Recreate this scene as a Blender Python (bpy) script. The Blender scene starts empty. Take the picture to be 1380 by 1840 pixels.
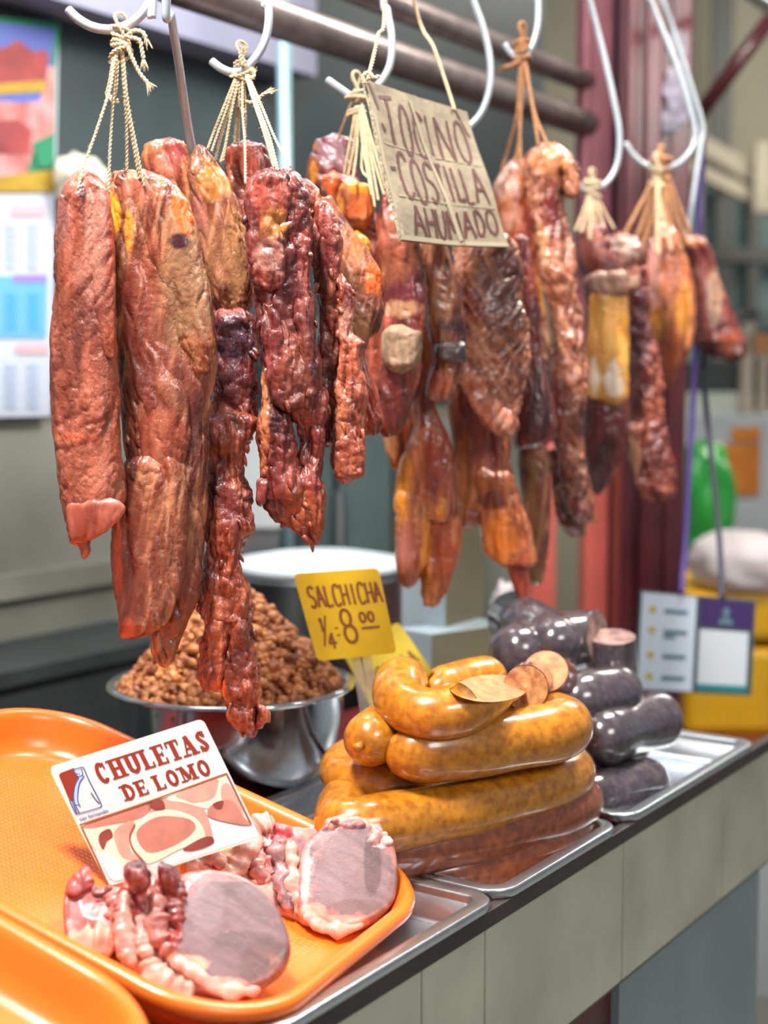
import bpy, bmesh, math, random
import numpy as np
from mathutils import Vector, Matrix

# ------------------------------------------------------------------ camera, world, lights
SC = bpy.context.scene
COL = SC.collection
IW, IH = 1380, 1840
FPX = 50.0 / 36.0 * IH                 # 50 mm lens, 36 mm tall sensor
PITCH = math.atan(230.0 / FPX)         # horizon sits at row 690
CZ = 1.42
cam_d = bpy.data.cameras.new('camera')
cam_d.sensor_fit = 'VERTICAL'; cam_d.sensor_height = 36; cam_d.sensor_width = 27; cam_d.lens = 50
cam_d.clip_start = 0.05; cam_d.clip_end = 60
cam_d.dof.use_dof = True; cam_d.dof.focus_distance = 1.33; cam_d.dof.aperture_fstop = 3.1
cam = bpy.data.objects.new('camera', cam_d); COL.objects.link(cam)
cam.location = (0, 0, CZ); cam.rotation_euler = (math.pi / 2 - PITCH, 0, 0)
SC.camera = cam
SC.view_settings.view_transform = 'Standard'; SC.view_settings.look = 'None'
SC.view_settings.gamma = 1; SC.view_settings.use_curve_mapping = False
SC.view_settings.exposure = 0.26

world = bpy.data.worlds.new('market_daylight'); SC.world = world; world.use_nodes = True
bg = world.node_tree.nodes['Background']
bg.inputs[0].default_value = (0.86, 0.93, 1.0, 1); bg.inputs[1].default_value = 0.24

def lamp(name, loc, target, size, power, color, size_y=None):
    d = bpy.data.lights.new(name, 'AREA'); d.energy = power; d.color = color
    d.shape = 'RECTANGLE'; d.size = size; d.size_y = size_y or size
    o = bpy.data.objects.new(name, d); COL.objects.link(o); o.location = loc
    o.rotation_euler = (Vector(target) - Vector(loc)).to_track_quat('-Z', 'Y').to_euler()
    return o
lamp('stall_light', (-0.34, 0.86, 2.50), (0.05, 1.35, 1.1), 0.16, 46, (1.0, 0.95, 0.92), 0.35)
lamp('stall_light', (0.75, 2.1, 2.9), (0.1, 1.6, 1.1), 0.25, 52, (1.0, 0.93, 0.84), 0.9)  # added backlight for rim glow on the meats, source unseen
lamp('aisle_fill', (1.4, -0.6, 2.7), (0.3, 1.8, 1.0), 1.0, 26, (1.0, 0.96, 0.92), 0.7)  # added frontal fill for meats and cards, no lamp known there
lamp('hall_fill', (2.2, 5.0, 3.3), (2.0, 5.6, 0.8), 1.2, 55, (1.0, 0.97, 0.86))  # added light to brighten the hall, source unseen
lamp('back_fill', (-0.35, 2.3, 2.7), (-0.2, 3.0, 1.0), 0.6, 14, (0.9, 0.96, 1.0))  # added light to brighten the back wall, source unseen

# ------------------------------------------------------------------ geometry helpers
_f = np.array([0, math.cos(PITCH), -math.sin(PITCH)]); _u = np.array([0, math.sin(PITCH), math.cos(PITCH)])
CAM = np.array([0, 0, CZ])
def ray(px, py):
    return _f + np.array([1., 0, 0]) * ((px - 690) / FPX) + _u * ((920 - py) / FPX)
def P(px, py, Y):                       # point of the place seen at (px,py) on the vertical plane y = Y
    r = ray(px, py); return CAM + r * (Y / r[1])
def PZ(px, py, z):                      # ... on the horizontal plane z
    r = ray(px, py); return CAM + r * ((z - CZ) / r[2])
def PN(px, py, p0, n):                  # ... on a general plane
    r = ray(px, py); return CAM + r * (np.dot(np.asarray(p0) - CAM, n) / np.dot(r, n))
def vis(w):                             # where a point of the place shows in the photograph
    w = np.asarray(w) - CAM; d = w @ _f
    return 690 + FPX * w[..., 0] / d, 920 - FPX * (w @ _u) / d

BASE = {}
def setp(o, label=None, cat=None, group=None, kind=None):
    if label: o['label'] = label
    if cat: o['category'] = cat
    if group: o['group'] = group
    if kind: o['kind'] = kind
    return o
def thing(name, label, cat, loc=(0, 0, 0), group=None):
    o = bpy.data.objects.new(name, None); COL.objects.link(o); o.location = Vector([float(c) for c in loc]); o.empty_display_size = .02
    BASE[o] = np.array(loc, float)
    return setp(o, label, cat, group)
def mesh(name, v, f, mat, parent=None, origin=None, smooth=True, mats=None, fm=None):
    """links world-space verts v / faces f as one mesh object, origin at `origin` (world)"""
    v = np.asarray(v, float).reshape(-1, 3)
    pb = BASE[parent] if parent is not None else np.zeros(3)
    o0 = np.asarray(origin, float) if origin is not None else (pb if parent is not None else v.mean(0))
    me = bpy.data.meshes.new(name); me.from_pydata((v - o0).tolist(), [], [tuple(int(i) for i in q) for q in f])
    for m in (mats or [mat]): me.materials.append(m)
    if fm is not None: me.polygons.foreach_set('material_index', fm)
    me.polygons.foreach_set('use_smooth', [smooth] * len(me.polygons))
    me.update()
    o = bpy.data.objects.new(name, me); COL.objects.link(o)
    o.location = Vector((o0 - pb).tolist())
    if parent is not None: o.parent = parent
    BASE[o] = o0
    return o
def bevel(o, w, seg=2):
    m = o.modifiers.new('bevel', 'BEVEL'); m.width = w; m.segments = seg; m.limit_method = 'ANGLE'; m.angle_limit = .6
    return o
BOXF = [(0, 3, 2, 1), (4, 5, 6, 7), (0, 1, 5, 4), (1, 2, 6, 5), (2, 3, 7, 6), (3, 0, 4, 7)]
def box_vf(c, ax, ay, az):              # centre and three half-axis vectors
    c = np.asarray(c, float); ax, ay, az = map(lambda q: np.asarray(q, float), (ax, ay, az))
    return [c + sx * ax + sy * ay + sz * az for sz in (-1, 1) for sx, sy in ((-1, -1), (1, -1), (1, 1), (-1, 1))], BOXF
def slab_vf(q, n, t):                   # quad/polygon outline extruded by -n*t
    q = [np.asarray(p, float) for p in q]; n = np.asarray(n, float) / np.linalg.norm(n); k = len(q)
    v = q + [p - n * t for p in q]
    f = [tuple(range(k)), tuple(range(2 * k - 1, k - 1, -1))] + [(i, i + k, (i + 1) % k + k, (i + 1) % k) for i in range(k)]
    return v, f
def join(*parts):
    V, F_ = [], []
    for v, f in parts:
        b = len(V); V += list(v); F_ += [tuple(i + b for i in q) for q in f]
    return V, F_
def smooth_path(pts, n):
    """Catmull-Rom through pts, n samples evenly spaced by parameter"""
    p = np.asarray(pts, float)
    if len(p) == 2: return p[0] + np.linspace(0, 1, n)[:, None] * (p[1] - p[0])
    q = np.vstack([2 * p[0] - p[1], p, 2 * p[-1] - p[-2]]); t = np.linspace(0, len(p) - 1 - 1e-9, n)
    i = t.astype(int); s = (t - i)[:, None]
    a, b, c, d = q[i], q[i + 1], q[i + 2], q[i + 3]
    return .5 * (2 * b + (c - a) * s + (2 * a - 5 * b + 4 * c - d) * s ** 2 + (3 * b - a - 3 * c + d) * s ** 3)
def tube_vf(path, r, seg=10, caps=True, dome=False):
    p = np.asarray(path, float); n = len(p); r = np.broadcast_to(np.asarray(r, float), (n,)).copy()
    t = np.gradient(p, axis=0); t /= np.linalg.norm(t, axis=1)[:, None] + 1e-12
    ref = np.array([0, 0, 1.]) if abs(t[0, 2]) < .8 else np.array([0, 1., 0])
    u = np.cross(t[0], ref); u /= np.linalg.norm(u); V = []; U = []
    for k in range(n):
        u = u - t[k] * np.dot(u, t[k]); u /= np.linalg.norm(u) + 1e-12; U.append(u.copy())
    U = np.array(U); W = np.cross(t, U); a = np.linspace(0, 2 * math.pi, seg, endpoint=False)
    V = p[:, None, :] + r[:, None, None] * (np.cos(a)[None, :, None] * U[:, None, :] + np.sin(a)[None, :, None] * W[:, None, :])
    F_ = [(k * seg + j, k * seg + (j + 1) % seg, (k + 1) * seg + (j + 1) % seg, (k + 1) * seg + j) for k in range(n - 1) for j in range(seg)]
    V = V.reshape(-1, 3)
    if caps: F_ += [tuple(range(seg - 1, -1, -1)), tuple(range((n - 1) * seg, n * seg))]
    return V, F_
def lathe_vf(prof, c, seg=64):          # prof: (radius, z)
    V, F_ = [], []; n = len(prof)
    for k in range(seg):
        a = 2 * math.pi * k / seg
        for r, z in prof: V.append((c[0] + r * math.cos(a), c[1] + r * math.sin(a), c[2] + z))
    for k in range(seg):
        for j in range(n - 1):
            a, b = k * n + j, ((k + 1) % seg) * n + j
            F_.append((a, b, b + 1, a + 1))
    return V, F_

# ---- vectorised gradient noise
_rs = np.random.RandomState(7)
_perm = np.concatenate([_rs.permutation(256)] * 3)
_grad = _rs.normal(size=(256, 3)); _grad /= np.linalg.norm(_grad, axis=1)[:, None]
def noise(x, y, z):
    x, y, z = np.broadcast_arrays(np.asarray(x, float), np.asarray(y, float), np.asarray(z, float))
    xi, yi, zi = np.floor(x).astype(int), np.floor(y).astype(int), np.floor(z).astype(int)
    xf, yf, zf = x - xi, y - yi, z - zi
    fd = lambda t: t * t * t * (t * (t * 6 - 15) + 10)
    u, v, w = fd(xf), fd(yf), fd(zf); out = 0
    for dx in (0, 1):
        for dy in (0, 1):
            for dz in (0, 1):
                h = _perm[_perm[_perm[(xi + dx) & 255] + ((yi + dy) & 255)] + ((zi + dz) & 255)]
                g = _grad[h]
                d = g[..., 0] * (xf - dx) + g[..., 1] * (yf - dy) + g[..., 2] * (zf - dz)
                out = out + d * (u if dx else 1 - u) * (v if dy else 1 - v) * (w if dz else 1 - w)
    return out * 1.6
def fbm(x, y, z, o=3):
    s, a = 0, 1.
    for k in range(o): s = s + a * noise(x * 2 ** k + 13.1 * k, y * 2 ** k, z * 2 ** k + 5.7 * k); a *= .5
    return s

# ------------------------------------------------------------------ materials
def nodes_of(name):
    m = bpy.data.materials.new(name); m.use_nodes = True; nt = m.node_tree
    return m, nt, nt.nodes['Principled BSDF']
def mat(name, col, rough=.5, metal=0., var=.0, vscale=20, bump=0., bscale=200, coat=0., sss=0., spec=.5, col2=None, trans=0.):
    m, nt, b = nodes_of(name); N, L = nt.nodes, nt.links
    b.inputs['Roughness'].default_value = rough; b.inputs['Metallic'].default_value = metal
    b.inputs['Specular IOR Level'].default_value = spec
    b.inputs['Coat Weight'].default_value = coat; b.inputs['Coat Roughness'].default_value = .12
    tc = N.new('ShaderNodeTexCoord')
    n = N.new('ShaderNodeTexNoise'); n.inputs['Scale'].default_value = vscale; n.inputs['Detail'].default_value = 5
    L.new(tc.outputs['Object'], n.inputs['Vector'])
    c2 = col2 or tuple(c * (1 - var) for c in col)
    r = N.new('ShaderNodeValToRGB'); r.color_ramp.elements[0].position = .35; r.color_ramp.elements[1].position = .65
    r.color_ramp.elements[0].color = (*c2, 1); r.color_ramp.elements[1].color = (*col, 1)
    L.new(n.outputs['Fac'], r.inputs['Fac']); L.new(r.outputs['Color'], b.inputs['Base Color'])
    if bump:
        n2 = N.new('ShaderNodeTexNoise'); n2.inputs['Scale'].default_value = bscale; n2.inputs['Detail'].default_value = 3
        L.new(tc.outputs['Object'], n2.inputs['Vector'])
        bp = N.new('ShaderNodeBump'); bp.inputs['Strength'].default_value = bump; bp.inputs['Distance'].default_value = .002
        L.new(n2.outputs['Fac'], bp.inputs['Height']); L.new(bp.outputs['Normal'], b.inputs['Normal'])
    if sss:
        b.inputs['Subsurface Weight'].default_value = sss; b.inputs['Subsurface Radius'].default_value = (1, .35, .15); b.inputs['Subsurface Scale'].default_value = .01
    if trans: b.inputs['Transmission Weight'].default_value = trans
    return m
def meat_mat(name, dark, mid, light, rough=(.2, .4), fibre=150, angle=0., sss=.2, seed=0., fscale=24, bump=.55, fib=.35, coat=.5, blot=.75, bsc=1.):
    """cured meat: mottled flesh, streaked fibres, wet wrinkled skin; 'paint' holds fat, bone and cut patches"""
    m, nt, b = nodes_of(name); N, L = nt.nodes, nt.links
    tc = N.new('ShaderNodeTexCoord'); mp = N.new('ShaderNodeMapping')
    mp.inputs['Location'].default_value = (seed, seed * .7, seed * 1.3); mp.inputs['Rotation'].default_value = (0, angle, 0)
    L.new(tc.outputs['Object'], mp.inputs['Vector'])
    def nz(scale, sc=(1, 1, 1), det=4, dist=0.):
        k = N.new('ShaderNodeMapping'); k.inputs['Scale'].default_value = sc; L.new(mp.outputs[0], k.inputs['Vector'])
        n = N.new('ShaderNodeTexNoise'); n.inputs['Scale'].default_value = scale; n.inputs['Detail'].default_value = det
        n.inputs['Distortion'].default_value = dist; L.new(k.outputs[0], n.inputs['Vector']); return n
    n1 = nz(fscale, (1, 1, .45), 5, .6)
    r = N.new('ShaderNodeValToRGB'); e = r.color_ramp.elements
    e[0].position = .33; e[0].color = (*dark, 1); e[1].position = .68; e[1].color = (*light, 1)
    k = e.new(.5); k.color = (*mid, 1); L.new(n1.outputs['Fac'], r.inputs['Fac'])
    n2 = nz(fibre, (1, 1, .1), 3, .3)
    mr = N.new('ShaderNodeMapRange'); mr.inputs['From Min'].default_value = .46; mr.inputs['From Max'].default_value = .64; L.new(n2.outputs['Fac'], mr.inputs['Value'])
    ml = N.new('ShaderNodeMath'); ml.operation = 'MULTIPLY'; ml.inputs[1].default_value = fib; L.new(mr.outputs[0], ml.inputs[0])
    mx = N.new('ShaderNodeMixRGB'); L.new(ml.outputs[0], mx.inputs[0]); L.new(r.outputs[0], mx.inputs[1])
    mx.inputs[2].default_value = (*[min(1, c * 1.9 + .03) for c in light], 1)
    n6 = nz(15, (1, 1, .4), 3, .8); r6 = N.new('ShaderNodeMapRange'); r6.inputs['From Min'].default_value = .5; r6.inputs['From Max'].default_value = .66; r6.inputs['To Max'].default_value = blot; L.new(n6.outputs['Fac'], r6.inputs['Value'])
    mb = N.new('ShaderNodeMixRGB'); L.new(r6.outputs[0], mb.inputs[0]); L.new(mx.outputs[0], mb.inputs[1]); mb.inputs[2].default_value = (dark[0] * .6, dark[1] * .75, dark[2] * 1.2, 1); mx = mb  # shadow bands put into the flesh colour as dark purple blots
    pa = N.new('ShaderNodeVertexColor'); pa.layer_name = 'paint'
    m2 = N.new('ShaderNodeMixRGB'); L.new(pa.outputs['Alpha'], m2.inputs[0]); L.new(mx.outputs[0], m2.inputs[1]); L.new(pa.outputs['Color'], m2.inputs[2])
    n4 = nz(75, (1, 1, .14), 4, .5)
    m3 = N.new('ShaderNodeMixRGB'); m3.blend_type = 'MULTIPLY'; m3.inputs[0].default_value = .75; L.new(m2.outputs[0], m3.inputs[1]); L.new(n4.outputs['Fac'], m3.inputs[2])
    sc_ = N.new('ShaderNodeMixRGB'); sc_.blend_type = 'MULTIPLY'; sc_.inputs[0].default_value = 1; L.new(m3.outputs[0], sc_.inputs[1]); sc_.inputs[2].default_value = (1.6, 1.5, 1.42, 1)
    L.new(sc_.outputs[0], b.inputs['Base Color'])
    n3 = nz(45, (1, 1, .6), 3)
    m4 = N.new('ShaderNodeMapRange'); m4.inputs['From Min'].default_value = .35; m4.inputs['From Max'].default_value = .7
    m4.inputs['To Min'].default_value = rough[0]; m4.inputs['To Max'].default_value = rough[1]; L.new(n3.outputs['Fac'], m4.inputs['Value']); L.new(m4.outputs[0], b.inputs['Roughness'])
    n5 = nz(260 * bsc, (1, 1, .55), 4, .8); vo = N.new('ShaderNodeTexVoronoi'); vo.inputs['Scale'].default_value = 95 * bsc; vo.feature = 'SMOOTH_F1'; vo.inputs['Smoothness'].default_value = .6
    k2 = N.new('ShaderNodeMapping'); k2.inputs['Scale'].default_value = (1, 1, .3); L.new(mp.outputs[0], k2.inputs['Vector']); L.new(k2.outputs[0], vo.inputs['Vector'])
    vm = N.new('ShaderNodeMath'); vm.operation = 'MULTIPLY'; vm.inputs[1].default_value = .45; L.new(vo.outputs['Distance'], vm.inputs[0])
    ad = N.new('ShaderNodeMath'); ad.operation = 'ADD'; L.new(n5.outputs['Fac'], ad.inputs[0]); L.new(vm.outputs[0], ad.inputs[1])
    ad2 = N.new('ShaderNodeMath'); ad2.operation = 'ADD'; L.new(ad.outputs[0], ad2.inputs[0]); L.new(n2.outputs['Fac'], ad2.inputs[1])
    bp = N.new('ShaderNodeBump'); bp.inputs['Strength'].default_value = bump; bp.inputs['Distance'].default_value = .0022
    L.new(ad2.outputs[0], bp.inputs['Height']); L.new(bp.outputs[0], b.inputs['Normal'])
    b.inputs['Subsurface Weight'].default_value = sss; b.inputs['Subsurface Radius'].default_value = (1, .25, .1); b.inputs['Subsurface Scale'].default_value = .011
    b.inputs['Coat Weight'].default_value = coat; b.inputs['Coat Roughness'].default_value = .17
    return m
M = {}
M['meat_red'] = meat_mat('cured_meat_red', (.085, .014, .010), (.22, .040, .022), (.36, .095, .05), seed=1)
M['meat_pink'] = meat_mat('cured_meat_loin', (.16, .036, .021), (.30, .080, .044), (.42, .145, .095), seed=2, bump=.8, rough=(.22, .42), fib=.2, coat=.5)
M['meat_brown'] = meat_mat('cured_meat_brown', (.085, .017, .011), (.19, .050, .025), (.32, .145, .07), seed=3, fib=.6, fibre=120, angle=-.22)
M['meat_dark'] = meat_mat('cured_meat_dark', (.045, .009, .011), (.125, .021, .019), (.25, .055, .038), seed=4)
M['meat_jerky'] = meat_mat('cured_meat_shredded', (.075, .012, .009), (.20, .034, .018), (.40, .115, .055), seed=5, fscale=45, bump=.9, rough=(.2, .4), coat=.6)
M['meat_orange'] = meat_mat('cured_meat_amber', (.20, .035, .016), (.40, .10, .036), (.58, .23, .085), seed=6, sss=.3)
M['meat_rib'] = meat_mat('cured_rib', (.11, .025, .016), (.26, .08, .04), (.44, .20, .11), seed=7, fscale=60, fib=.5, angle=.6)
M['fat'] = meat_mat('cured_fat', (.55, .2, .03), (.75, .36, .05), (.85, .5, .12), seed=8, sss=.5, fib=.1, blot=.1)
M['bone'] = meat_mat('sawn_bone', (.2, .13, .075), (.32, .22, .14), (.42, .31, .2), seed=9, sss=.1, fib=.3, rough=(.5, .7), coat=0, blot=.2)
M['steel'] = mat('galvanised_steel', (.66, .71, .76), .26, .95, .12, 60, .05, 300)
M['hook'] = mat('hook_steel', (.52, .58, .62), .28, .3, .1, 90, .08, 500)
M['steel_dull'] = mat('brushed_steel', (.55, .6, .62), .32, 1, .2, 15, .05, 250)
M['twine'] = mat('cotton_twine', (.72, .55, .34), .85, 0, .3, 160, .5, 900, sss=.15)
M['twine_brown'] = mat('smoked_twine', (.5, .24, .1), .8, 0, .35, 120, .5, 900)
# plastics, walls, print
def tray_mat():
    m, nt, b = nodes_of('orange_plastic'); N, L = nt.nodes, nt.links
    b.inputs['Base Color'].default_value = (.84, .170, .015, 1); b.inputs['Roughness'].default_value = .3
    b.inputs['Subsurface Weight'].default_value = .25; b.inputs['Subsurface Radius'].default_value = (1, .4, .1); b.inputs['Subsurface Scale'].default_value = .01
    b.inputs['Coat Weight'].default_value = .3; b.inputs['Coat Roughness'].default_value = .2
    uv = N.new('ShaderNodeTexCoord')                       # raised pin-prick pattern on the floor of the tray
    v = N.new('ShaderNodeTexVoronoi'); v.inputs['Scale'].default_value = 190; v.inputs['Randomness'].default_value = 0; v.voronoi_dimensions = '2D'
    L.new(uv.outputs['UV'], v.inputs['Vector'])
    r = N.new('ShaderNodeMapRange'); r.inputs['From Min'].default_value = .05; r.inputs['From Max'].default_value = .4; r.inputs['To Min'].default_value = 1; r.inputs['To Max'].default_value = 0
    L.new(v.outputs['Distance'], r.inputs['Value'])
    at = N.new('ShaderNodeVertexColor'); at.layer_name = 'paint'
    ml = N.new('ShaderNodeMath'); ml.operation = 'MULTIPLY'; L.new(r.outputs[0], ml.inputs[0]); L.new(at.outputs['Alpha'], ml.inputs[1])
    bp = N.new('ShaderNodeBump'); bp.inputs['Strength'].default_value = .35; bp.inputs['Distance'].default_value = .0012
    L.new(ml.outputs[0], bp.inputs['Height']); L.new(bp.outputs[0], b.inputs['Normal'])
    return m
M['orange'] = tray_mat()
def flat(name, col, rough=.6, **k): return mat(name, col, rough, **k)
M['white_card'] = flat('white_card', (.62, .63, .62), .35, var=.06, coat=.2)
M['card_edge'] = flat('worn_card_edge', (.75, .68, .5), .6, var=.3, vscale=80)
M['print_red'] = flat('red_print', (.24, .026, .010), .4)
M['print_blue'] = flat('blue_print', (.02, .07, .26), .4)
M['print_lightblue'] = flat('pale_blue_print', (.35, .48, .80), .4)
M['print_pink'] = flat('pink_print', (.55, .22, .16), .4, var=.25, vscale=60)
M['print_rose'] = flat('rose_print', (.66, .33, .25), .4, var=.2, vscale=60)
M['print_cream'] = flat('cream_print', (.84, .66, .50), .4, var=.12, vscale=60)
M['print_dark'] = flat('dark_red_print', (.28, .06, .045), .4, var=.3, vscale=60)
M['print_brown'] = flat('brown_print', (.30, .08, .03), .4)
M['print_grey'] = flat('pale_grey_print', (.66, .72, .70), .4, var=.1)
M['cardboard'] = mat('corrugated_cardboard', (.29, .23, .15), .75, 0, .28, 35, .25, 160)
M['cardboard_edge'] = mat('corrugated_edge', (.36, .31, .2), .9, 0, .6, 300, .6, 400)
M['marker'] = mat('faded_marker', (.11, .025, .018), .55, 0, .35, 90)
M['tape'] = mat('clear_tape', (.42, .35, .24), .18, 0, .08, 20, coat=.6)
M['yellow_card'] = mat('yellow_card', (.95, .64, .012), .4, 0, .1, 20, coat=.2)
M['yellow_pale'] = mat('pale_yellow_card', (.86, .66, .07), .45, 0, .12, 20)
M['clear'] = mat('clear_acrylic', (.9, .9, .9), .1, trans=.75)
M['maroon'] = mat('maroon_paint', (.085, .011, .017), .3, 0, .4, 14, .08, 60, coat=.3)
M['maroon_light'] = mat('faded_maroon_paint', (.24, .06, .085), .4, 0, .3, 10, .05, 60)
M['salmon'] = mat('salmon_red_paint', (.76, .15, .11), .45, 0, .15, 8)
M['navy_shadow'] = mat('gap_shade_navy', (.03, .02, .05), .5)
M['red_board'] = mat('dark_red_worktop', (.17, .022, .022), .3, 0, .3, 9, coat=.3)

M['meat_cut'] = meat_mat('cut_cured_meat', (.26, .06, .034), (.33, .09, .055), (.40, .13, .085), seed=15, bump=.12, fib=.1, coat=.2, rough=(.4, .55))
# ------------------------------------------------------------------ cured meats
def meat(name, label, cat, strips, m, group=None, seed=0, fold=.0035, ff=42, wr=.0014, wf=130, ang=0., rag=0., spots=(), fb=.0009, shreds=0, parent=None):
    """hangs one piece of meat: each strip is a closed fleshy slab following rows (y, x_left, x_right) at real distance Y"""
    V, F_, A, off = [], [], [], 0
    ca, sa = math.cos(ang), math.sin(ang)
    for si, s in enumerate(strips):
        rows = np.array(s['rows'], float); Y = s['Y']; k = s.get('k', .5); tmax = s.get('t', .019); yaw = s.get('yaw', 0.); lean = s.get('lean', 0.)
        px2m = Y / FPX; step = s.get('step', .0015 if Y < 1.5 else .002); H = (rows[-1, 0] - rows[0, 0]) * px2m
        n = max(12, int(H / step)); wmax = (rows[:, 2] - rows[:, 1]).max() * px2m
        seg = int(min(190, max(40, 2.3 * wmax / step)))
        ys = np.linspace(rows[0, 0], rows[-1, 0], n)
        def itp(c):                                   # monotone smooth interpolation
            v = np.interp(ys, rows[:, 0], c); kk = max(1, int(n * .018)); ker = np.hanning(2 * kk + 3)[1:-1]; ker /= ker.sum()
            vp = np.pad(v, len(ker) // 2, mode='edge'); return np.convolve(vp, ker, 'valid')
        xl, xr = itp(rows[:, 1]), itp(rows[:, 2])
        d0 = (ys - ys[0]) / max(9., .2 * (rows[0, 2] - rows[0, 1]) + 4); d1 = (ys[-1] - ys) / max(9., .2 * (rows[-1, 2] - rows[-1, 1]) + 4)
        cap = lambda d: np.clip(1 - (1 - np.clip(d, 0, 1)) ** 2.3, 0.0004, 1) ** (1 / 2.3)
        f = cap(d0) * cap(d1)
        if s.get('flat_end'): f = cap(d0) * np.where(d1 < .02, .0004, 1)
        C = np.array([P((a + b) / 2, y, Y) for a, b, y in zip(xl, xr, ys)])
        hw = (xr - xl) / 2 * px2m * f * .985; th = np.minimum(hw * 2 * k, tmax) * np.clip(f, .0004, 1) ** .6
        th = np.minimum(th, hw * 1.2 + .0003)
        a = np.linspace(0, 2 * math.pi, seg, endpoint=False); e = s.get('e', .8)
        cx = np.sign(np.cos(a)) * np.abs(np.cos(a)) ** e; cy = np.sign(np.sin(a)) * np.abs(np.sin(a)) ** e
        X = C[:, 0][:, None] + hw[:, None] * cx; dY = th[:, None] * cy + yaw * hw[:, None] * cx + (lean * (ys - ys[0]) * px2m)[:, None]
        Yw = Y + dY; Z = np.repeat(C[:, 2][:, None], seg, 1)
        nx = np.cos(a)[None] / (hw[:, None] + .004); ny = np.sin(a)[None] / (th[:, None] + .004); nn = np.sqrt(nx ** 2 + ny ** 2) + 1e-9; nx /= nn; ny /= nn
        sd = seed * 3.17 + si * 7.7
        u = X * ca - Z * sa; w = X * sa + Z * ca
        wx = .012 * noise(u * 14 + sd, Yw * 14, w * 9 + sd)
        u2 = u + wx + .006 * noise(u * 45, Yw * 45, w * 30 + sd)
        lump = fbm(u * ff * .5 + sd + 9, Yw * ff * .5, w * ff * .24 - sd, 2)
        nf = noise(u2 * ff * 1.5 + sd, Yw * ff * .8, w * ff * .17 + sd); nf2 = noise(u2 * ff * 3.1 - sd, Yw * ff * 1.6, w * ff * .4 + sd)
        mk = np.clip(.5 + 1.3 * noise(u * 17 + sd * 2, Yw * 17, w * 11), 0.05, 1); mk2 = np.clip(.45 + 1.5 * noise(u * 22 - sd, Yw * 22, w * 15 + 4), 0.08, 1)
        rg = lambda q: (1 - np.clip(np.abs(q) * 1.5, 0, 1)) ** 3
        D = fold * (1.1 * lump + .5 - 1.7 * mk * rg(nf) - .8 * (1 - .6 * mk) * rg(nf2))
        wsum = 0
        for o_, (fr_, am_) in enumerate(((1, 1.), (1.9, .6), (3.6, .33))):
            wsum = wsum + am_ * (.5 - rg(noise(u2 * wf * fr_ * .8 + sd + o_, Yw * wf * fr_ * .8, w * wf * fr_ * .34 - sd)))
        D = D + wr * 1.5 * mk2 * wsum
        mk3 = np.clip(.4 + 1.5 * noise(u * 13 + sd * 3, Yw * 13, w * 7), 0, 1)
        D = D - fb * mk3 * (rg(noise(u2 * 105 + sd, Yw * 105, w * 13)) + .6 * rg(noise(u2 * 210 - sd, Yw * 210, w * 30)))
        if rag:
            D = D + rag * fbm(X * 60 + sd, Yw * 60, Z * 50 - sd, 4) * 1.3
        D = D * np.clip(f, 0, 1)[:, None] * np.clip(hw / .012, .25, 1)[:, None]
        D = D - np.where(D > 0, .35, .0) * D * np.abs(np.cos(a))[None]
        Z = Z + (.0075 * np.exp(-d0 * 1.1) - .006 * np.exp(-d1 * 1.3))[:, None] * fbm(X * 55 + sd, Yw * 55, sd, 3)
        X = X + nx * D; Yw = Yw + ny * D; Z = Z + .6 * np.gradient(D, axis=0)
        vv = np.stack([X, Yw, Z], -1).reshape(-1, 3)
        V.append(vv); ii = np.arange(n - 1)[:, None] * seg; jj = np.arange(seg)[None]
        q = np.stack([ii + jj, ii + seg + jj, ii + seg + (jj + 1) % seg, ii + (jj + 1) % seg], -1).reshape(-1, 4) + off
        F_ += q.tolist(); F_ += [tuple(off + j for j in range(seg)), tuple(off + (n - 1) * seg + j for j in range(seg - 1, -1, -1))]
        off += n * seg
    V = np.vstack(V)
    if shreds:                                     # torn fibres sticking out along the edges
        rg_ = random.Random(seed); cx_ = V[:, 0].mean(); ex = []; nb = len(V)
        for k in range(shreds):
            i = rg_.randrange(nb); q = V[i]; d = np.array([math.copysign(rg_.uniform(.2, 1), q[0] - cx_ + rg_.uniform(-.01, .01)), rg_.uniform(-.8, .2), rg_.uniform(-2.4, -.7)]); d /= np.linalg.norm(d); l = rg_.uniform(.003, .0075)
            r0 = rg_.uniform(.0014, .0032); ex.append(tube_vf(smooth_path([q - d * .002, q + d * l * .55 + np.array([0, -.001, 0]), q + d * l + np.array([0, 0, -l * .35])], 6), [r0, r0, r0 * .95, r0 * .85, r0 * .65, r0 * .25], 6))
        ev, ef = join(*ex); F_ += [tuple(a_ + nb for a_ in q) for q in ef]; V = np.vstack([V, np.array(ev)])
    # keep outline of the world frame: winding is outward for +x then +y going down
    top = V[V[:, 2].argmax()].copy()
    o = mesh(name, V, F_, m, parent=parent, origin=(V[:, 0].mean(), V[:, 1].mean(), top[2]))
    px, py = vis(V); col = np.zeros((len(V), 4), np.float32)
    wob = noise(V[:, 0] * 90, V[:, 1] * 90, V[:, 2] * 36 + seed) + .6 * noise(V[:, 0] * 220, V[:, 1] * 220, V[:, 2] * 80 + seed)
    for (sx, sy, rx, ry, c, st) in spots:
        dd = ((px - sx) / rx) ** 2 + ((py - sy) / ry) ** 2 + .8 * wob
        g = np.clip((1.3 - dd) / .85, 0, 1) * st
        al = np.maximum(col[:, 3], g); mixf = np.where(al > 0, g / np.maximum(al, 1e-6), 0)[:, None]
        col[:, :3] = col[:, :3] * (1 - mixf) + np.array(c) * mixf; col[:, 3] = al
    ca_ = o.data.color_attributes.new('paint', 'FLOAT_COLOR', 'POINT'); ca_.data.foreach_set('color', col.ravel())
    if parent is None: setp(o, label, cat, group)
    return o
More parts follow.
